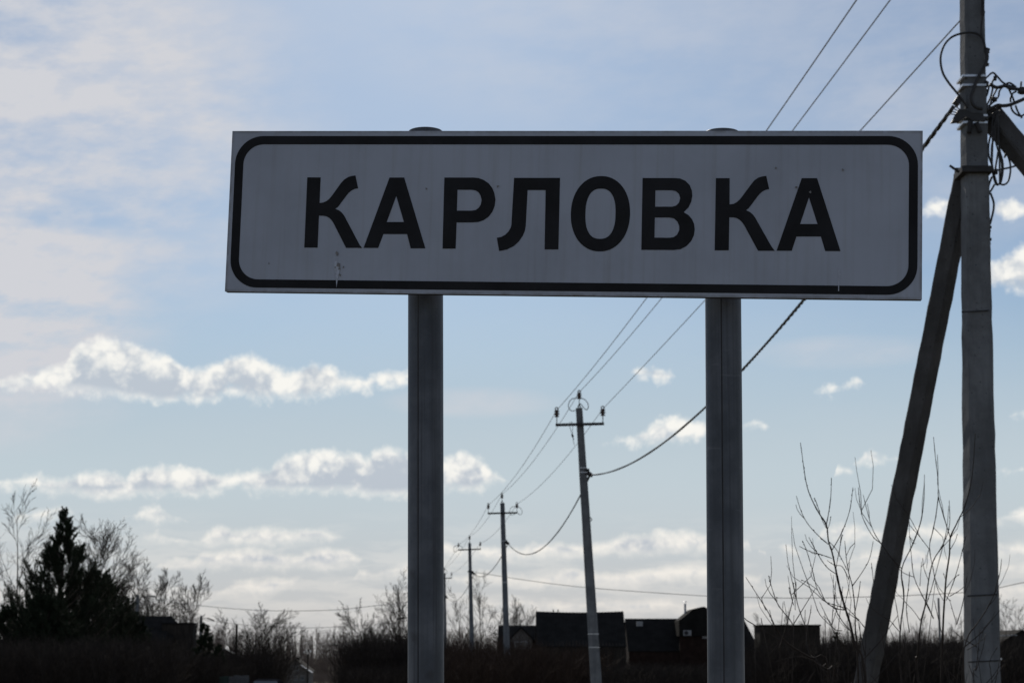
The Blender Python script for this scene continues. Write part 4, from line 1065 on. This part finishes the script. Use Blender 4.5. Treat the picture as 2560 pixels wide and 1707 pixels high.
    # thickets
    brush('brush', 'reddish brown thicket under the pole row, right of the left sign post', [(1080, 1500, 52, 80, 1600, 15, 0.5), (1080, 1330, 80, 100, 1575, 9, 0.5)], 1, 'redtwig')
    brush('brush', 'dark thicket in front of the barn and brick house', [(1480, 1960, 50, 84, 1650, 15, 0.35)], 2)
    brush('brush', 'dark thicket behind the struts at the right', [(1880, 2640, 46, 96, 1584, 15, 0.42)], 3)
    brush('brush', 'dark thicket under the pines at the left edge', [(-90, 470, 60, 86, 1578, 15, 0.42), (440, 570, 90, 116, 1625, 12, 0.3)], 4)
    brush('brush', 'dark thicket left of the left sign post', [(892, 1100, 90, 116, 1562, 16, 0.5), (860, 1100, 66, 88, 1650, 9, 0.4)], 5)
    brush('brush', 'low thicket under the wide bushy tree', [(600, 712, 128, 150, 1604, 17, 0.45), (500, 620, 110, 128, 1640, 9, 0.4)], 6)

def far_forest():
    rng = np.random.default_rng(77); S = None
    for n, ya, yb, xa, xb, base, jit, r0, side in ((1700, 600, 760, -150, 2700, 1590, 9, 0.14, 22), (1300, 540, 620, -150, 2700, 1610, 9, 0.09, 18), (1500, 500, 600, 480, 1250, 1655, 10, 0.05, 12)):
        y = rng.uniform(ya, yb, n); px = rng.uniform(xa, xb, n)
        x = (px - CX) / F * y; top = base + rng.normal(size=n) * jit + 7 * np.sin(px * 0.021) - 14 * (rng.uniform(size=n) > 0.93)
        H = np.maximum(1.5, EYE + (HZ - top) / F * y + 5.0)
        p = np.stack([x, y, np.full(n, -5.05)], 1)
        J, D, RR, S1 = grow(rng, p, norm(np.stack([rng.normal(size=n) * .04, rng.normal(size=n) * .04, np.ones(n)], 1)), H, np.full(n, r0), 5, 0.03, 0.03, 0.25)
        a, b_, c, r = spawn(rng, J, D, RR, H, side, 0.08, 0.98, (18, 42), 0.24, 0.5, 0.6)
        J2, D2, R2, S2 = grow(rng, a, b_, c, np.full(len(a), 0.038), 2, 0.08, 0.10, 0.5)
        a, b_, c, r = spawn(rng, J2, D2, R2, c, 2, 0.3, 1.0, (20, 45), 0.5, 0.3, 0.8)
        _, _, _, S3 = grow(rng, a, b_, c, np.full(len(a), 0.03), 1, 0.05, 0.08, 0.6)
        S = cat(cat(cat(S, S1), S2), S3)
    o = segs_mesh('forest', S, M['hay'], None, 3)  # bare trees in a lighter brown than the near thickets
    tag(o, 'distant bare forest along the horizon', 'forest', None, 'stuff')

# ------------------------------------------------------------------ buildings
def gable_house(name, label, cx_px, Y, ridge_py, length, depth, eave_drop, wall_mat, roof_mat, cat_='house', rz=0.0, over=0.25, ridge='x', sag=0.0, corr=0.0, clip=0.0):
    """ridge along x (or y when ridge == 'y'); eave_drop metres from ridge to eaves"""
    top = P(cx_px, ridge_py, Y); g = gz(top.x, Y)
    root = thing(name, (top.x, Y + (depth / 2 if ridge == 'x' else 0), g), label, cat_, None, rz)
    H = top.z - g; E = H - eave_drop; l, d = length / 2, depth / 2
    if ridge == 'y': pass
    X = lambda u, v: (u, v) if ridge == 'x' else (v, u)
    mb = MB()
    vs = []
    for u in (-l, l):
        for v, z in ((-d, -0.4), (d, -0.4), (d, E), (0, H - 0.12), (-d, E)): vs.append((*X(u, v), z))
    mb.add(vs, [(0, 1, 2, 3, 4), (9, 8, 7, 6, 5), (0, 5, 6, 1), (1, 6, 7, 2), (2, 7, 8, 3), (3, 8, 9, 4), (4, 9, 5, 0)])
    mb.build('wall', M[wall_mat], root)
    # roof slopes: sheets with real corrugation when asked
    for s_ in (-1, 1):
        n = max(2, int((length + 2 * over) / 0.10)) if corr else 12
        vs, fs = [], []
        k = eave_drop / d
        for j in range(3):
            t = j / 2
            for i in range(n + 1):
                u = -l - over + (length + 2 * over) * i / n
                cz = corr * (1 if i % 2 else -1) - sag * math.sin(math.pi * i / n) * (1 - t)
                v = s_ * (0.0 + (d + over) * t); z = H - k * (d + over) * t + cz
                vs.append((*X(u, v), z))
        m = n + 1
        for j in range(2):
            for i in range(n): fs.append((j * m + i, j * m + i + 1, (j + 1) * m + i + 1, (j + 1) * m + i))
        q = len(vs)
        vs += [(x, y, z - 0.07) for x, y, z in vs]; fs += [tuple(reversed([a + q for a in f])) for f in fs[:]]
        fs += [(i, i + q, i + 1 + q, i + 1) for i in range(n)] + [(2 * m + i, 2 * m + i + 1, 2 * m + i + 1 + q, 2 * m + i + q) for i in range(n)]
        for e in (0, n): fs += [(j * m + e, (j + 1) * m + e, (j + 1) * m + e + q, j * m + e + q) for j in range(2)]
        MB().add(vs, fs).build('roof_slope', M[roof_mat], root)
    return root, H, E
def window(root, x, y, z, w, h, face='-y', frame='white'):
    """framed window on a wall facing the camera"""
    mb = MB(); t = 0.07
    for s_ in (-1, 1):
        mb.box((x + s_ * (w / 2 + t / 2), y - 0.03, z), (t, 0.06, h + 2 * t)); mb.box((x, y - 0.03, z + s_ * (h / 2 + t / 2)), (w, 0.058, t))
    mb.box((x, y - 0.025, z), (0.05, 0.045, h))
    f = mb.build('window', M[frame], root)
    MB().box((x, y - 0.006, z), (w, 0.01, h)).build('pane', M['glass'], f)
    return f

def build_houses():
    k = lambda px, Y: px / F * Y
    # --- right side
    Y = 110.0
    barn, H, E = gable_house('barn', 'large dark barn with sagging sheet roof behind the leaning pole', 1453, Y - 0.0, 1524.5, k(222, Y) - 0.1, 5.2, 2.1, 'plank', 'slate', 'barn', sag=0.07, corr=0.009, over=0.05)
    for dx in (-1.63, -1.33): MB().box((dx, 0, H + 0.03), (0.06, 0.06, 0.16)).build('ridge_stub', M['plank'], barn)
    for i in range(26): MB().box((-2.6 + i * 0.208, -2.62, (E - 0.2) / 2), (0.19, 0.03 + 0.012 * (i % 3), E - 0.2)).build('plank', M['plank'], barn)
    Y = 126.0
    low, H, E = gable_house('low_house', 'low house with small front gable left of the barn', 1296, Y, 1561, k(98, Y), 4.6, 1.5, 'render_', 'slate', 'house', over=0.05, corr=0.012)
    # porch with its own gable
    x0 = k(1303 - 1296, Y)
    ph = H - 0.15
    mb = MB(); mb.prism([(x0 - 0.75, -0.3), (x0 + 0.75, -0.3), (x0 + 0.75, ph - 0.85), (x0, ph - 0.1), (x0 - 0.75, ph - 0.85)], -3.3, -2.2); mb.build('porch', M['render_'], low)
    for s_ in (-1, 1):
        MB().prism([(x0, ph), (x0 + s_ * 1.0, ph - 0.95), (x0 + s_ * 1.0, ph - 1.03), (x0, ph - 0.08)], -3.45, -1.0).build('porch_roof', M['roofdark'], low)
    window(low, x0, -3.31, ph - 1.25, 0.8, 0.42)
    Y = 130.0
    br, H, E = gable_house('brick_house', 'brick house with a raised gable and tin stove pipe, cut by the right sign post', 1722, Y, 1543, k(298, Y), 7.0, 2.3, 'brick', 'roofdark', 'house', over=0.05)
    gx = k(1762 - 1722, Y); gh = P(1762, 1519, Y).z - gz(0, Y)
    prof = [(gx - 1.6, H), (gx - 0.85, gh - 0.16), (gx - 0.12, gh), (gx + 0.16, gh - 0.12), (gx + 1.9, H - 0.2), (gx + 1.9, H - 1.3), (gx - 1.9, H - 1.3), (gx - 1.9, H - 0.2)]
    mb = MB(); mb.prism(prof, -3.9, 0.5); mb.build('gable', M['roofdark'], br)
    MB().prism([(gx - 1.85, -0.3), (gx + 1.85, -0.3), (gx + 1.85, H - 1.32), (gx - 1.85, H - 1.32)], -3.75, -3.4).build('gable_wall', M['brick'], br)
    cx = k(1721 - 1722, Y); ct = P(1721, 1509, Y).z - gz(0, Y)
    st = MB(); st.tube([(cx, -1.2, H - 1.0), (cx, -1.2, ct)], 0.075, 10); sp = st.build('stove_pipe', M['rooftin'], br, smooth=True)
    MB().lathe((cx, -1.2, ct + 0.10), (0, 0, 1), [(0, 0.15), (0.01, 0.15), (0.09, 0.01)], 12).build('rain_cap', M['rooftin'], sp)
    # skylight, reflected light put into its colour; cooling unit and a window
    hx = k(1604 - 1722, Y); hz_ = P(1604, 1561, Y).z - gz(0, Y)
    MB().box((hx, -1.9, hz_), (0.42, 0.6, 0.34)).build('roof_skylight', M['white'], br)
    ax = k(1716 - 1722, Y); az_ = P(1716, 1585, Y).z - gz(0, Y)
    ac = MB().box((ax, -3.95, az_), (0.56, 0.26, 0.38)).build('cooling_unit', M['white'], br)
    MB().lathe((ax - 0.08, -4.085, az_), (0, -1, 0), [(0, 0.15), (0.012, 0.15), (0.013, 0.02)], 16).build('fan', M['steel'], ac)
    window(br, k(1762 - 1722, Y), -3.76, P(1762, 1590, Y).z - gz(0, Y), 0.34, 0.36)
    # right hip with its drooping eave
    hw = k(298, Y) / 2
    mb = MB(); mb.add([(hw, -3.55, E), (hw, 3.55, E), (hw, 0, H), (hw + 0.62, -3.6, E - 0.25), (hw + 0.62, 3.6, E - 0.25), (hw + 0.9, -3.7, E - 0.42), (hw + 0.9, 3.7, E - 0.42), (hw + 0.06, 0, H - 0.02)],
                      [(0, 3, 7, 2), (2, 7, 4, 1), (3, 5, 6, 4, 7), (0, 2, 1), (0, 1, 4, 6, 5, 3)]); mb.build('hip', M['roofdark'], br)
    Y = 122.0
    a, b = P(1898, 1560, Y), P(2052, 1560, Y); g = gz((a.x + b.x) / 2, Y)
    sh = thing('flat_shed', ((a.x + b.x) / 2, Y + 1.5, g), 'dark flat roofed shed right of the right sign post', 'shed')
    w = b.x - a.x; h = a.z - g
    n = 18
    MB().box((0, 0, (h - 0.12) / 2), (w - 0.1, 3.0, h - 0.12)).build('wall', M['plank'], sh)
    for i in range(n): MB().box((-w / 2 + 0.05 + (i + 0.5) * (w - 0.1) / n, -1.52, (h - 0.14) / 2), ((w - 0.1) / n - 0.02, 0.03 + 0.014 * (i % 3), h - 0.14)).build('plank', M['plank'], sh)
    rf = MB(); rf.box((0, 0, h - 0.06), (w, 3.2, 0.10)); rf.build('roof', M['roofdark'], sh)
    Y = 95.0
    sd, H, E = gable_house('garden_shed', 'dark gabled shed at the right edge behind the near pole', 2528, Y, 1574, 4.0, k(150, Y), 0.9, 'plank', 'roofdark', 'shed', ridge='y', over=0.12)
    MB().box((-0.75, -2.2, H - 0.42 + 0.12), (0.75, 0.5, 0.05), Matrix.Rotation(-0.05, 3, 'Y')).build('tin_sheet', M['rooftin'], sd)
    # --- left side
    Y = 140.0
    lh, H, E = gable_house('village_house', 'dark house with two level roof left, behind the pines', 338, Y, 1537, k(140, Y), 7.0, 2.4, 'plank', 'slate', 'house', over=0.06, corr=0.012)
    hw = k(140, Y) / 2
    mb = MB(); mb.add([(hw, -3.4, E), (hw, 0, H - .02), (hw, 3.4, E), (hw + 0.5, -3.4, E), (hw + 0.5, 0, H - 0.55), (hw + 0.5, 3.4, E)], [(0, 3, 4, 1), (1, 4, 5, 2), (0, 1, 2), (3, 5, 4), (0, 2, 5, 3)]); mb.build('hip', M['slate'], lh)
    ax0, ax1 = k(420 - 338, Y), k(473 - 338, Y); ah = P(440, 1555, Y).z - gz(0, Y)
    MB().box(((ax0 + ax1) / 2 - 0.4, -1.0, (ah - 0.1) / 2), (ax1 - ax0 + 0.8, 1.4, ah - 0.1)).build('annex', M['plank'], lh)
    MB().box(((ax0 + ax1) / 2 - 0.4, -1.0, ah - 0.04), (ax1 - ax0 + 0.9, 1.6, 0.09)).build('annex_roof', M['slate'], lh)
    Y = 250.0
    gh_, H, E = gable_house('gabled_house', 'far house whose pale roof edge slopes down behind the thin wooden pole', 562, Y, 1619, 7.0, k(150, Y), 2.2, 'render_', 'rooftin', 'house', ridge='y', over=0.3, rz=0.135)
    Y = 385.0
    sm, H, E = gable_house('cottage', 'tiny far cottage with attic window and three white framed windows', 745, Y, 1646, 8.0, k(66, Y), 2.2, 'render_', 'roofdark', 'house', ridge='y', over=0.45)
    zz = lambda py: P(745, py, Y - 4).z - gz(0, Y)
    xx = lambda px: k(px - 745, Y)
    window(sm, xx(746), -4.01, zz(1671), 1.0, 1.0)
    for px in (730, 745.5, 762): window(sm, xx(px), -4.01, zz(1695), 0.62, 0.85)
    MB().box((0, -1.0, H + 0.1), (0.5, 0.5, 0.6)).build('chimney', M['brick'], sm)
    pr = MB(); pr.prism([(xx(760), zz(1662)), (xx(788), zz(1681)), (xx(788), zz(1682.5)), (xx(760), zz(1663.5))], -6.0, -3.9); pr.build('porch_roof', M['rooftin'], sm)
    # fence and car at the bottom edge
    Y = 92.0
    fa, fb = P(548, 1690, Y), P(622, 1687, Y); g = gz((fa.x + fb.x) / 2, Y)
    fn = thing('sheet_fence', (fa.x, Y, g), 'low sheet metal fence at the bottom edge below the thin wooden pole', 'fence')
    n = 6; w = (fb.x - fa.x) / n
    for i in range(n):
        hgt = fa.z - g + 0.02 * (i % 2) + (0.04 if i > 2 else 0)
        mb = MB(); zig = [(j * w / 10, (0.02 if j % 2 else 0.0)) for j in range(11)]
        vs = [(x + i * w, y, z) for z in (0.1, hgt) for x, y in zig]
        mb.add(vs, [(j, j + 1, j + 12, j + 11) for j in range(10)]); o = mb.build('panel', M['sheetgreen' if i < 2 else 'sheet'], fn)
        o.modifiers.new('thickness', 'SOLIDIFY').thickness = 0.006
    for i in range(0, n + 1, 2): MB().box((i * w, 0.06, (fa.z - g) / 2 - 0.15), (0.06, 0.06, fa.z - g + 0.25)).build('post', M['steel'], fn)

def build_car():
    Y = 88.0
    top = P(668, 1696, Y); g = top.z - 1.46
    root = thing('parked_car', (top.x, Y, g), 'dark parked car whose roof shows at the bottom edge left of the cottage', 'car')
    # body lofted front to back (y from -2.1 front to 2.1 rear)
    st = [(-2.1, 0.35, 0.62, 0.74), (-1.95, 0.28, 0.74, 0.82), (-1.0, 0.24, 0.92, 0.87), (1.3, 0.24, 0.95, 0.87), (2.0, 0.28, 0.92, 0.82), (2.12, 0.36, 0.8, 0.74)]
    def loft(st, ring):
        vs, fs = [], []
        for q in st: vs += ring(*q)
        n = len(ring(*st[0]))
        for i in range(len(st) - 1): fs += [(i * n + k, i * n + (k + 1) % n, (i + 1) * n + (k + 1) % n, (i + 1) * n + k) for k in range(n)]
        fs += [tuple(range(n)), tuple(reversed(range((len(st) - 1) * n, len(st) * n)))]
        return MB().add(vs, fs)
    ring = lambda y, zb, zt, w: [(-w + .05, y, zb), (w - .05, y, zb), (w, y, (zb + zt) / 2), (w - .06, y, zt), (-w + .06, y, zt), (-w, y, (zb + zt) / 2)]
    loft(st, ring).build('body', M['carpaint'], root, smooth=False, bevel=0.02)
    cab = [(-1.05, 0.93, 0.94, 0.78), (-0.35, 0.93, 1.40, 0.72), (0.1, 0.93, 1.46, 0.71), (1.0, 0.93, 1.42, 0.70), (1.75, 0.93, 0.95, 0.76)]
    rg = lambda y, zb, zt, w: [(-w, y, zb), (w, y, zb), (w * (0.98 if zt < 1 else 0.80), y, zt - 0.05 if zt > 1 else zt), (w * (0.9 if zt < 1 else 0.66), y, zt), (-w * (0.9 if zt < 1 else 0.66), y, zt), (-w * (0.98 if zt < 1 else 0.80), y, zt - 0.05 if zt > 1 else zt)]
    loft(cab, rg).build('cabin', M['carpaint'], root)
    MB().add([(-0.68, -1.02, 0.97), (0.68, -1.02, 0.97), (0.54, -0.42, 1.36), (-0.54, -0.42, 1.36)], [(0, 1, 2, 3)]).build('windscreen', M['glass'], root).location = (0, -0.03, 0.015)
    for s_ in (-1, 1):
        for y in (-1.3, 1.3):
            wh = MB().lathe((s_ * 0.78 - 0.1, y, 0.31), (1, 0, 0), [(0, 0.2), (0.01, 0.31), (0.19, 0.31), (0.2, 0.2)], 18).build('wheel', M['rubber'], root)
        MB().lathe((s_ * 0.6, -2.08, 0.62), (0, -1, 0), [(0, 0.11), (0.03, 0.10), (0.05, 0.02)], 12).build('headlight', M['white'], root)
        MB().box((s_ * 0.95, -0.75, 1.0), (0.2, 0.1, 0.13)).build('mirror', M['carpaint'], root)

def street_lamp(px, top, head, Y, label, w=0.2):
    a = P(px, top, Y); g = gz(a.x, Y)
    root = thing('street_lamp', (a.x, Y, g), label, 'street lamp', 'street lamps')
    o = Vector(root.location)
    mb = MB(); shaft(mb, Vector((0, 0, -0.3)), a - o, w * 1.35, w, ch=0.02); mb.build('shaft', M['concrete'], root)
    h = P(*head, Y - 0.2)
    MB().tube([a - o - Vector((0, 0.05, 0.35)), a.lerp(h, 0.4) - o - Vector((0, 0, 0.12)), h - o], 0.028, 8).build('arm', M['steel'], root)
    d = (h - a).normalized(); rot = d.to_track_quat('X', 'Z').to_matrix()
    MB().box(h - o + d * 0.22, (0.62, 0.24, 0.13), rot).build('lamp_head', M['sheet'], root, bevel=0.03)
    return root
def thin_pole(px, top, Y, w, label, mat='plank', whites=()):
    a = P(px, top, Y); g = gz(a.x, Y)
    root = thing('thin_pole', (a.x, Y, g), label, 'pole', 'thin poles in the distance')
    o = Vector(root.location)
    MB().tube([(0, 0, -0.3), (0, 0, a.z - g)], [w * 0.62, w * 0.5], 10).build('shaft', M[mat], root)
    if whites:
        MB().box(P(px, top + 4, Y - .15) - o, (max(x for x, _ in whites) * Y / F - min(x for x, _ in whites) * Y / F + 0.1, 0.1, 0.1)).build('crossarm', M['plank'], root)
    for dx, dy in whites:
        c = P(px + dx, top + dy, Y - 0.15) - o
        MB().lathe(c - Vector((0, 0, 0.2)), (0, 0, 1), [(0, 0.05), (0.05, 0.14), (0.2, 0.16), (0.25, 0.09), (0.38, 0.12), (0.42, 0.05)], 10).build('insulator', M['whiteporc'], root)
    return root

# ------------------------------------------------------------------ shrubs in front of the near pole
def shrub(label, Y, stems, base_px, seed, extra=14):
    """stems: traced polylines (px list, radius at foot mm); joined at a foot on the ground"""
    rng = random.Random(seed)
    bp = P(base_px, 1707, Y); g = gz(bp.x, Y)
    root = thing('bare_shrub', (bp.x, Y, g), label, 'shrub', 'leafless shrubs before the near pole')
    o = Vector(root.location)
    tw = MB()
    def line(pts, r0, r1, name=None):
        fine = []
        for i in range(len(pts) - 1):
            p0, a, b, p3 = pts[max(i - 1, 0)], pts[i], pts[i + 1], pts[min(i + 2, len(pts) - 1)]
            for k in range(4):
                t = k / 4; fine.append(0.5 * ((2 * a) + (b - p0) * t + (2 * p0 - 5 * a + 4 * b - p3) * t * t + (3 * a - p0 - 3 * b + p3) * t ** 3))
        fine.append(pts[-1]); n = len(fine)
        rs = [(r0 + (r1 - r0) * i / (n - 1)) * (1.0 + (0.35 if rng.random() < 0.22 else 0.0)) for i in range(n)]
        return fine, rs
    for pts, r, to_ground in stems:
        dy = rng.uniform(-0.5, 0.5) if to_ground else rng.uniform(-0.2, 0.2)
        p3 = []
        for i, (x, y) in enumerate(pts):
            q = P(1850 + x / 2.501, 1080 + y / 2.501, Y + dy * i / len(pts)); p3.append(q - o)
        if to_ground:
            f = Vector((rng.uniform(-.12, .12), rng.uniform(-.1, .1), -0.05))
            a = p3[0]; p3 = [f, f.lerp(a, 0.5) + Vector((a.x * 0.12, 0, 0))] + p3
        fine, rs = line(p3, r * 0.66 / 1000, 0.0014)
        if to_ground: MB().tube(fine, rs, 6).build('stem', M['shrubtwig'], root, smooth=True)
        else: MB().tube(fine, rs, 5).build('twig', M['shrubtwig'], root, smooth=True)
        # short side twigs and buds
        for i in range(3, len(fine) - 1):
            if rng.random() < 0.06:
                d = (fine[i + 1] - fine[i]).normalized()
                e = (d + Vector((rng.uniform(-1, 1), rng.uniform(-1, 1), rng.uniform(-.2, .7))) * 0.8).normalized()
                L = rng.uniform(0.04, 0.34)
                tw.tube([fine[i], fine[i] + e * L * .4, fine[i] + (e + d * .5).normalized() * L * .75, fine[i] + (e + d * .8 + Vector((0, 0, .3))).normalized() * L], [0.0019, 0.0016, 0.0013, 0.001], 4)
            if rng.random() < 0.3:
                d = (fine[i + 1] - fine[i]).normalized(); e = d.orthogonal().normalized() * rs[i] * rng.choice((-1, 1))
                tw.tube([fine[i] + e * .5, fine[i] + e * 1.4 + d * 0.006, fine[i] + e + d * 0.012], [0.0012, 0.003, 0.0008], 4)
    for k in range(extra):
        a = Vector((rng.uniform(-.32, .32), rng.uniform(-.5, .5), 0)); h = rng.uniform(0.9, 1.9)
        q = Vector((a.x * rng.uniform(1, 1.7), a.y * 1.5, h))
        m = a.lerp(q, 0.5) + Vector((rng.uniform(-.12, .12), 0, 0.05))
        fine, rs = line([a * 0.4, a.lerp(m, .6), m, q], 0.0042, 0.0012)
        MB().tube(fine, rs, 5).build('stem', M['shrubtwig'], root, smooth=True)
        for i in range(4, len(fine) - 1):
            if rng.random() < 0.45:
                e = Vector((rng.uniform(-1, 1), rng.uniform(-.6, .6), rng.uniform(.3, 1))).normalized(); L = rng.uniform(.1, .4)
                tw.tube([fine[i], fine[i] + e * L * .5, fine[i] + e * L + Vector((0, 0, L * .12))], [0.003, 0.0022, 0.0013], 4)
    t = tw.build('twigs', M['shrubtwig'], root); t['kind'] = 'stuff'

def build_shrubs():
    shrub('low leafless shrub just right of the right sign post', 8.2, [
        ([(560,1500),(440,1410),(300,1320),(230,1230),(180,1130),(130,1050),(36,905)], 7, True), ([(315,1172),(240,1080),(205,990),(178,895)], 3.2, False),
        ([(440,1410),(420,1250),(385,1150),(355,1050),(350,935)], 4, False), ([(335,1080),(318,1020),(305,970)], 2.4, False), ([(345,1110),(342,1000),(332,940)], 2.4, False),
        ([(160,1110),(140,1060),(135,1030)], 2.2, False), ([(520,1568),(430,1380),(415,1260),(440,1130),(445,1080)], 5, True), ([(330,1200),(310,1170),(240,1085)], 3, False),
        ([(560,1560),(500,1460),(380,1400),(200,1440)], 4, True), ([(600,1568),(545,1480),(470,1440)], 4, True), ([(405,1200),(408,1110)], 2.2, False), ([(232,1060),(228,1030)], 2, False)], 2085, 3, 18)
    shrub('tall leafless shrub left of the leaning strut', 8.8, [
        ([(780,1500),(720,1340),(690,1200),(655,1090),(620,960),(595,840),(573,740),(553,680),(540,580),(490,500),(440,400),(415,320),(400,230),(378,65)], 10, True),
        ([(553,700),(500,655),(430,580),(385,500),(352,398)], 3.6, False), ([(540,580),(555,500),(568,400),(572,285)], 3.6, False), ([(573,740),(620,660),(660,570),(690,470),(706,345)], 3.6, False),
        ([(573,787),(500,762),(430,742),(370,712)], 3, False), ([(600,885),(540,840),(480,750),(430,655)], 3.2, False), ([(735,1400),(722,1250),(718,1100),(702,960),(680,880),(665,790),(655,680)], 6, True),
        ([(702,960),(760,880),(810,790),(833,680)], 3.2, False), ([(665,770),(690,720),(716,694)], 2.4, False), ([(655,1110),(600,1100),(545,1065),(485,985),(455,870),(420,750),(392,680)], 3.6, False),
        ([(485,985),(430,945),(385,922)], 2.6, False), ([(540,600),(510,540),(485,460),(465,410)], 2.6, False), ([(543,620),(560,570),(568,528)], 2.2, False), ([(680,920),(640,840),(590,830),(545,800)], 2.6, False),
        ([(553,680),(600,730),(640,800),(668,860)], 2.8, False), ([(620,760),(628,690),(640,640)], 2.2, False), ([(780,1220),(730,1160),(650,1080)], 3, False), ([(660,1100),(610,1085),(560,1070),(508,1045)], 3, False),
        ([(700,1250),(640,1180),(600,1110),(590,1060),(600,930)], 3.4, False), ([(575,1200),(580,1120),(596,1020)], 2.6, False), ([(720,1120),(740,1020),(753,930)], 2.8, False), ([(680,900),(682,960),(655,1080)], 2.4, False),
        ([(580,1220),(500,1140),(465,1050),(445,990)], 3, False), ([(640,1240),(590,1230),(560,1180),(520,1150)], 3, False), ([(600,880),(605,820),(640,640)], 2.2, False), ([(835,940),(828,870),(822,815)], 2.4, False), ([(680,870),(686,810)], 2, False)], 2165, 5, 16)
    shrub('tall leafless shrub between the leaning strut and the near pole', 9.6, [
        ([(1110,1500),(1110,1400),(1130,1200),(1160,1070),(1180,920),(1210,800),(1270,700),(1310,580),(1308,425)], 9, True),
        ([(1260,1480),(1270,1200),(1278,1060),(1290,900),(1310,760),(1315,660),(1360,560),(1410,450),(1450,280),(1468,60),(1470,10)], 10, True),
        ([(1315,660),(1290,580),(1260,480),(1240,400),(1238,300),(1222,160),(1210,30)], 4.4, False), ([(1240,400),(1225,520),(1205,620),(1185,720),(1210,870),(1240,990),(1278,1060)], 4, False),
        ([(1236,330),(1238,240),(1234,140)], 2.8, False), ([(1000,1400),(1025,1040),(1010,860),(1080,700),(1130,560),(1150,420),(1153,265)], 7, True),
        ([(1010,850),(950,790),(885,700),(830,650),(770,540),(750,450),(740,345)], 4, False), ([(885,700),(835,620),(800,510),(770,390)], 3.4, False), ([(1190,740),(1130,660),(1060,580)], 3, False),
        ([(1090,905),(1010,870),(960,800)], 3, False), ([(1210,1165),(1160,1060),(1090,910),(1070,760),(1060,640)], 4, False), ([(1310,1025),(1370,990),(1400,965)], 3, False),
        ([(1290,1050),(1340,920),(1380,780),(1412,650)], 3.4, False), ([(1310,740),(1345,680),(1358,640)], 2.4, False), ([(1355,1200),(1390,1080),(1410,960),(1420,900)], 3.2, False), ([(1355,1200),(1320,1080),(1312,1050)], 2.6, False),
        ([(1130,1170),(1190,1000),(1240,820),(1290,620),(1305,460)], 3.6, False), ([(1180,930),(1150,850),(1142,785)], 2.6, False), ([(1125,960),(1135,810)], 2.4, False), ([(1285,920),(1272,880)], 2, False), ([(1285,980),(1330,920),(1365,890)], 2.6, False),
        ([(1060,1250),(1040,1100),(1055,960),(1060,870)], 3.2, False), ([(1000,1230),(980,1100),(965,1000),(985,900)], 3, False), ([(1130,1180),(1080,1110),(1030,1060)], 2.8, False), ([(1210,1160),(1180,1090),(1160,1050)], 2.6, False),
        ([(1260,1250),(1230,1120),(1215,1050)], 2.8, False), ([(1000,1250),(950,1190),(930,1170)], 2.6, False), ([(1060,560),(1060,640),(1080,700)], 2, False)], 2300, 8, 24)
    shrub('thin leafless shrub crossing the foot of the near pole', 10.5, [
        ([(1400,1500),(1420,1290),(1480,1200),(1540,1110),(1590,1010),(1600,970),(1625,880),(1636,790)], 6, True), ([(1460,1560),(1480,1480),(1520,1340),(1535,1260)], 5, True), ([(1475,1490),(1490,1360),(1500,1230)], 3.4, False),
        ([(1420,1360),(1470,1330),(1530,1285)], 3, False), ([(1430,1450),(1455,1520),(1470,1568)], 3, False), ([(1575,1560),(1560,1440),(1610,1340)], 4, True)], 2440, 9, 12)

build_houses()
build_car()
street_lamp(344, 1486, (373, 1489), 130, 'street lamp standing in front of the left house')
street_lamp(503, 1538, (522, 1545), 160, 'smaller street lamp at the right end of the left house')
street_lamp(1040, 1535, (1006, 1544), 150, 'street lamp hidden behind the left sign post with its head showing')
thin_pole(592, 1560, 150, 0.20, 'thin wooden pole left of the wide bushy tree')
thin_pole(770, 1624, 300, 0.22, 'far thin pole with white insulators beside the cottage', whites=((-9, 5), (-3, 2), (6, 3), (-1, 7)))
thin_pole(2346, 1494, 165, 0.19, 'thin post beyond the thicket left of the near pole', 'concrete')
build_plants()
far_forest()
build_shrubs()
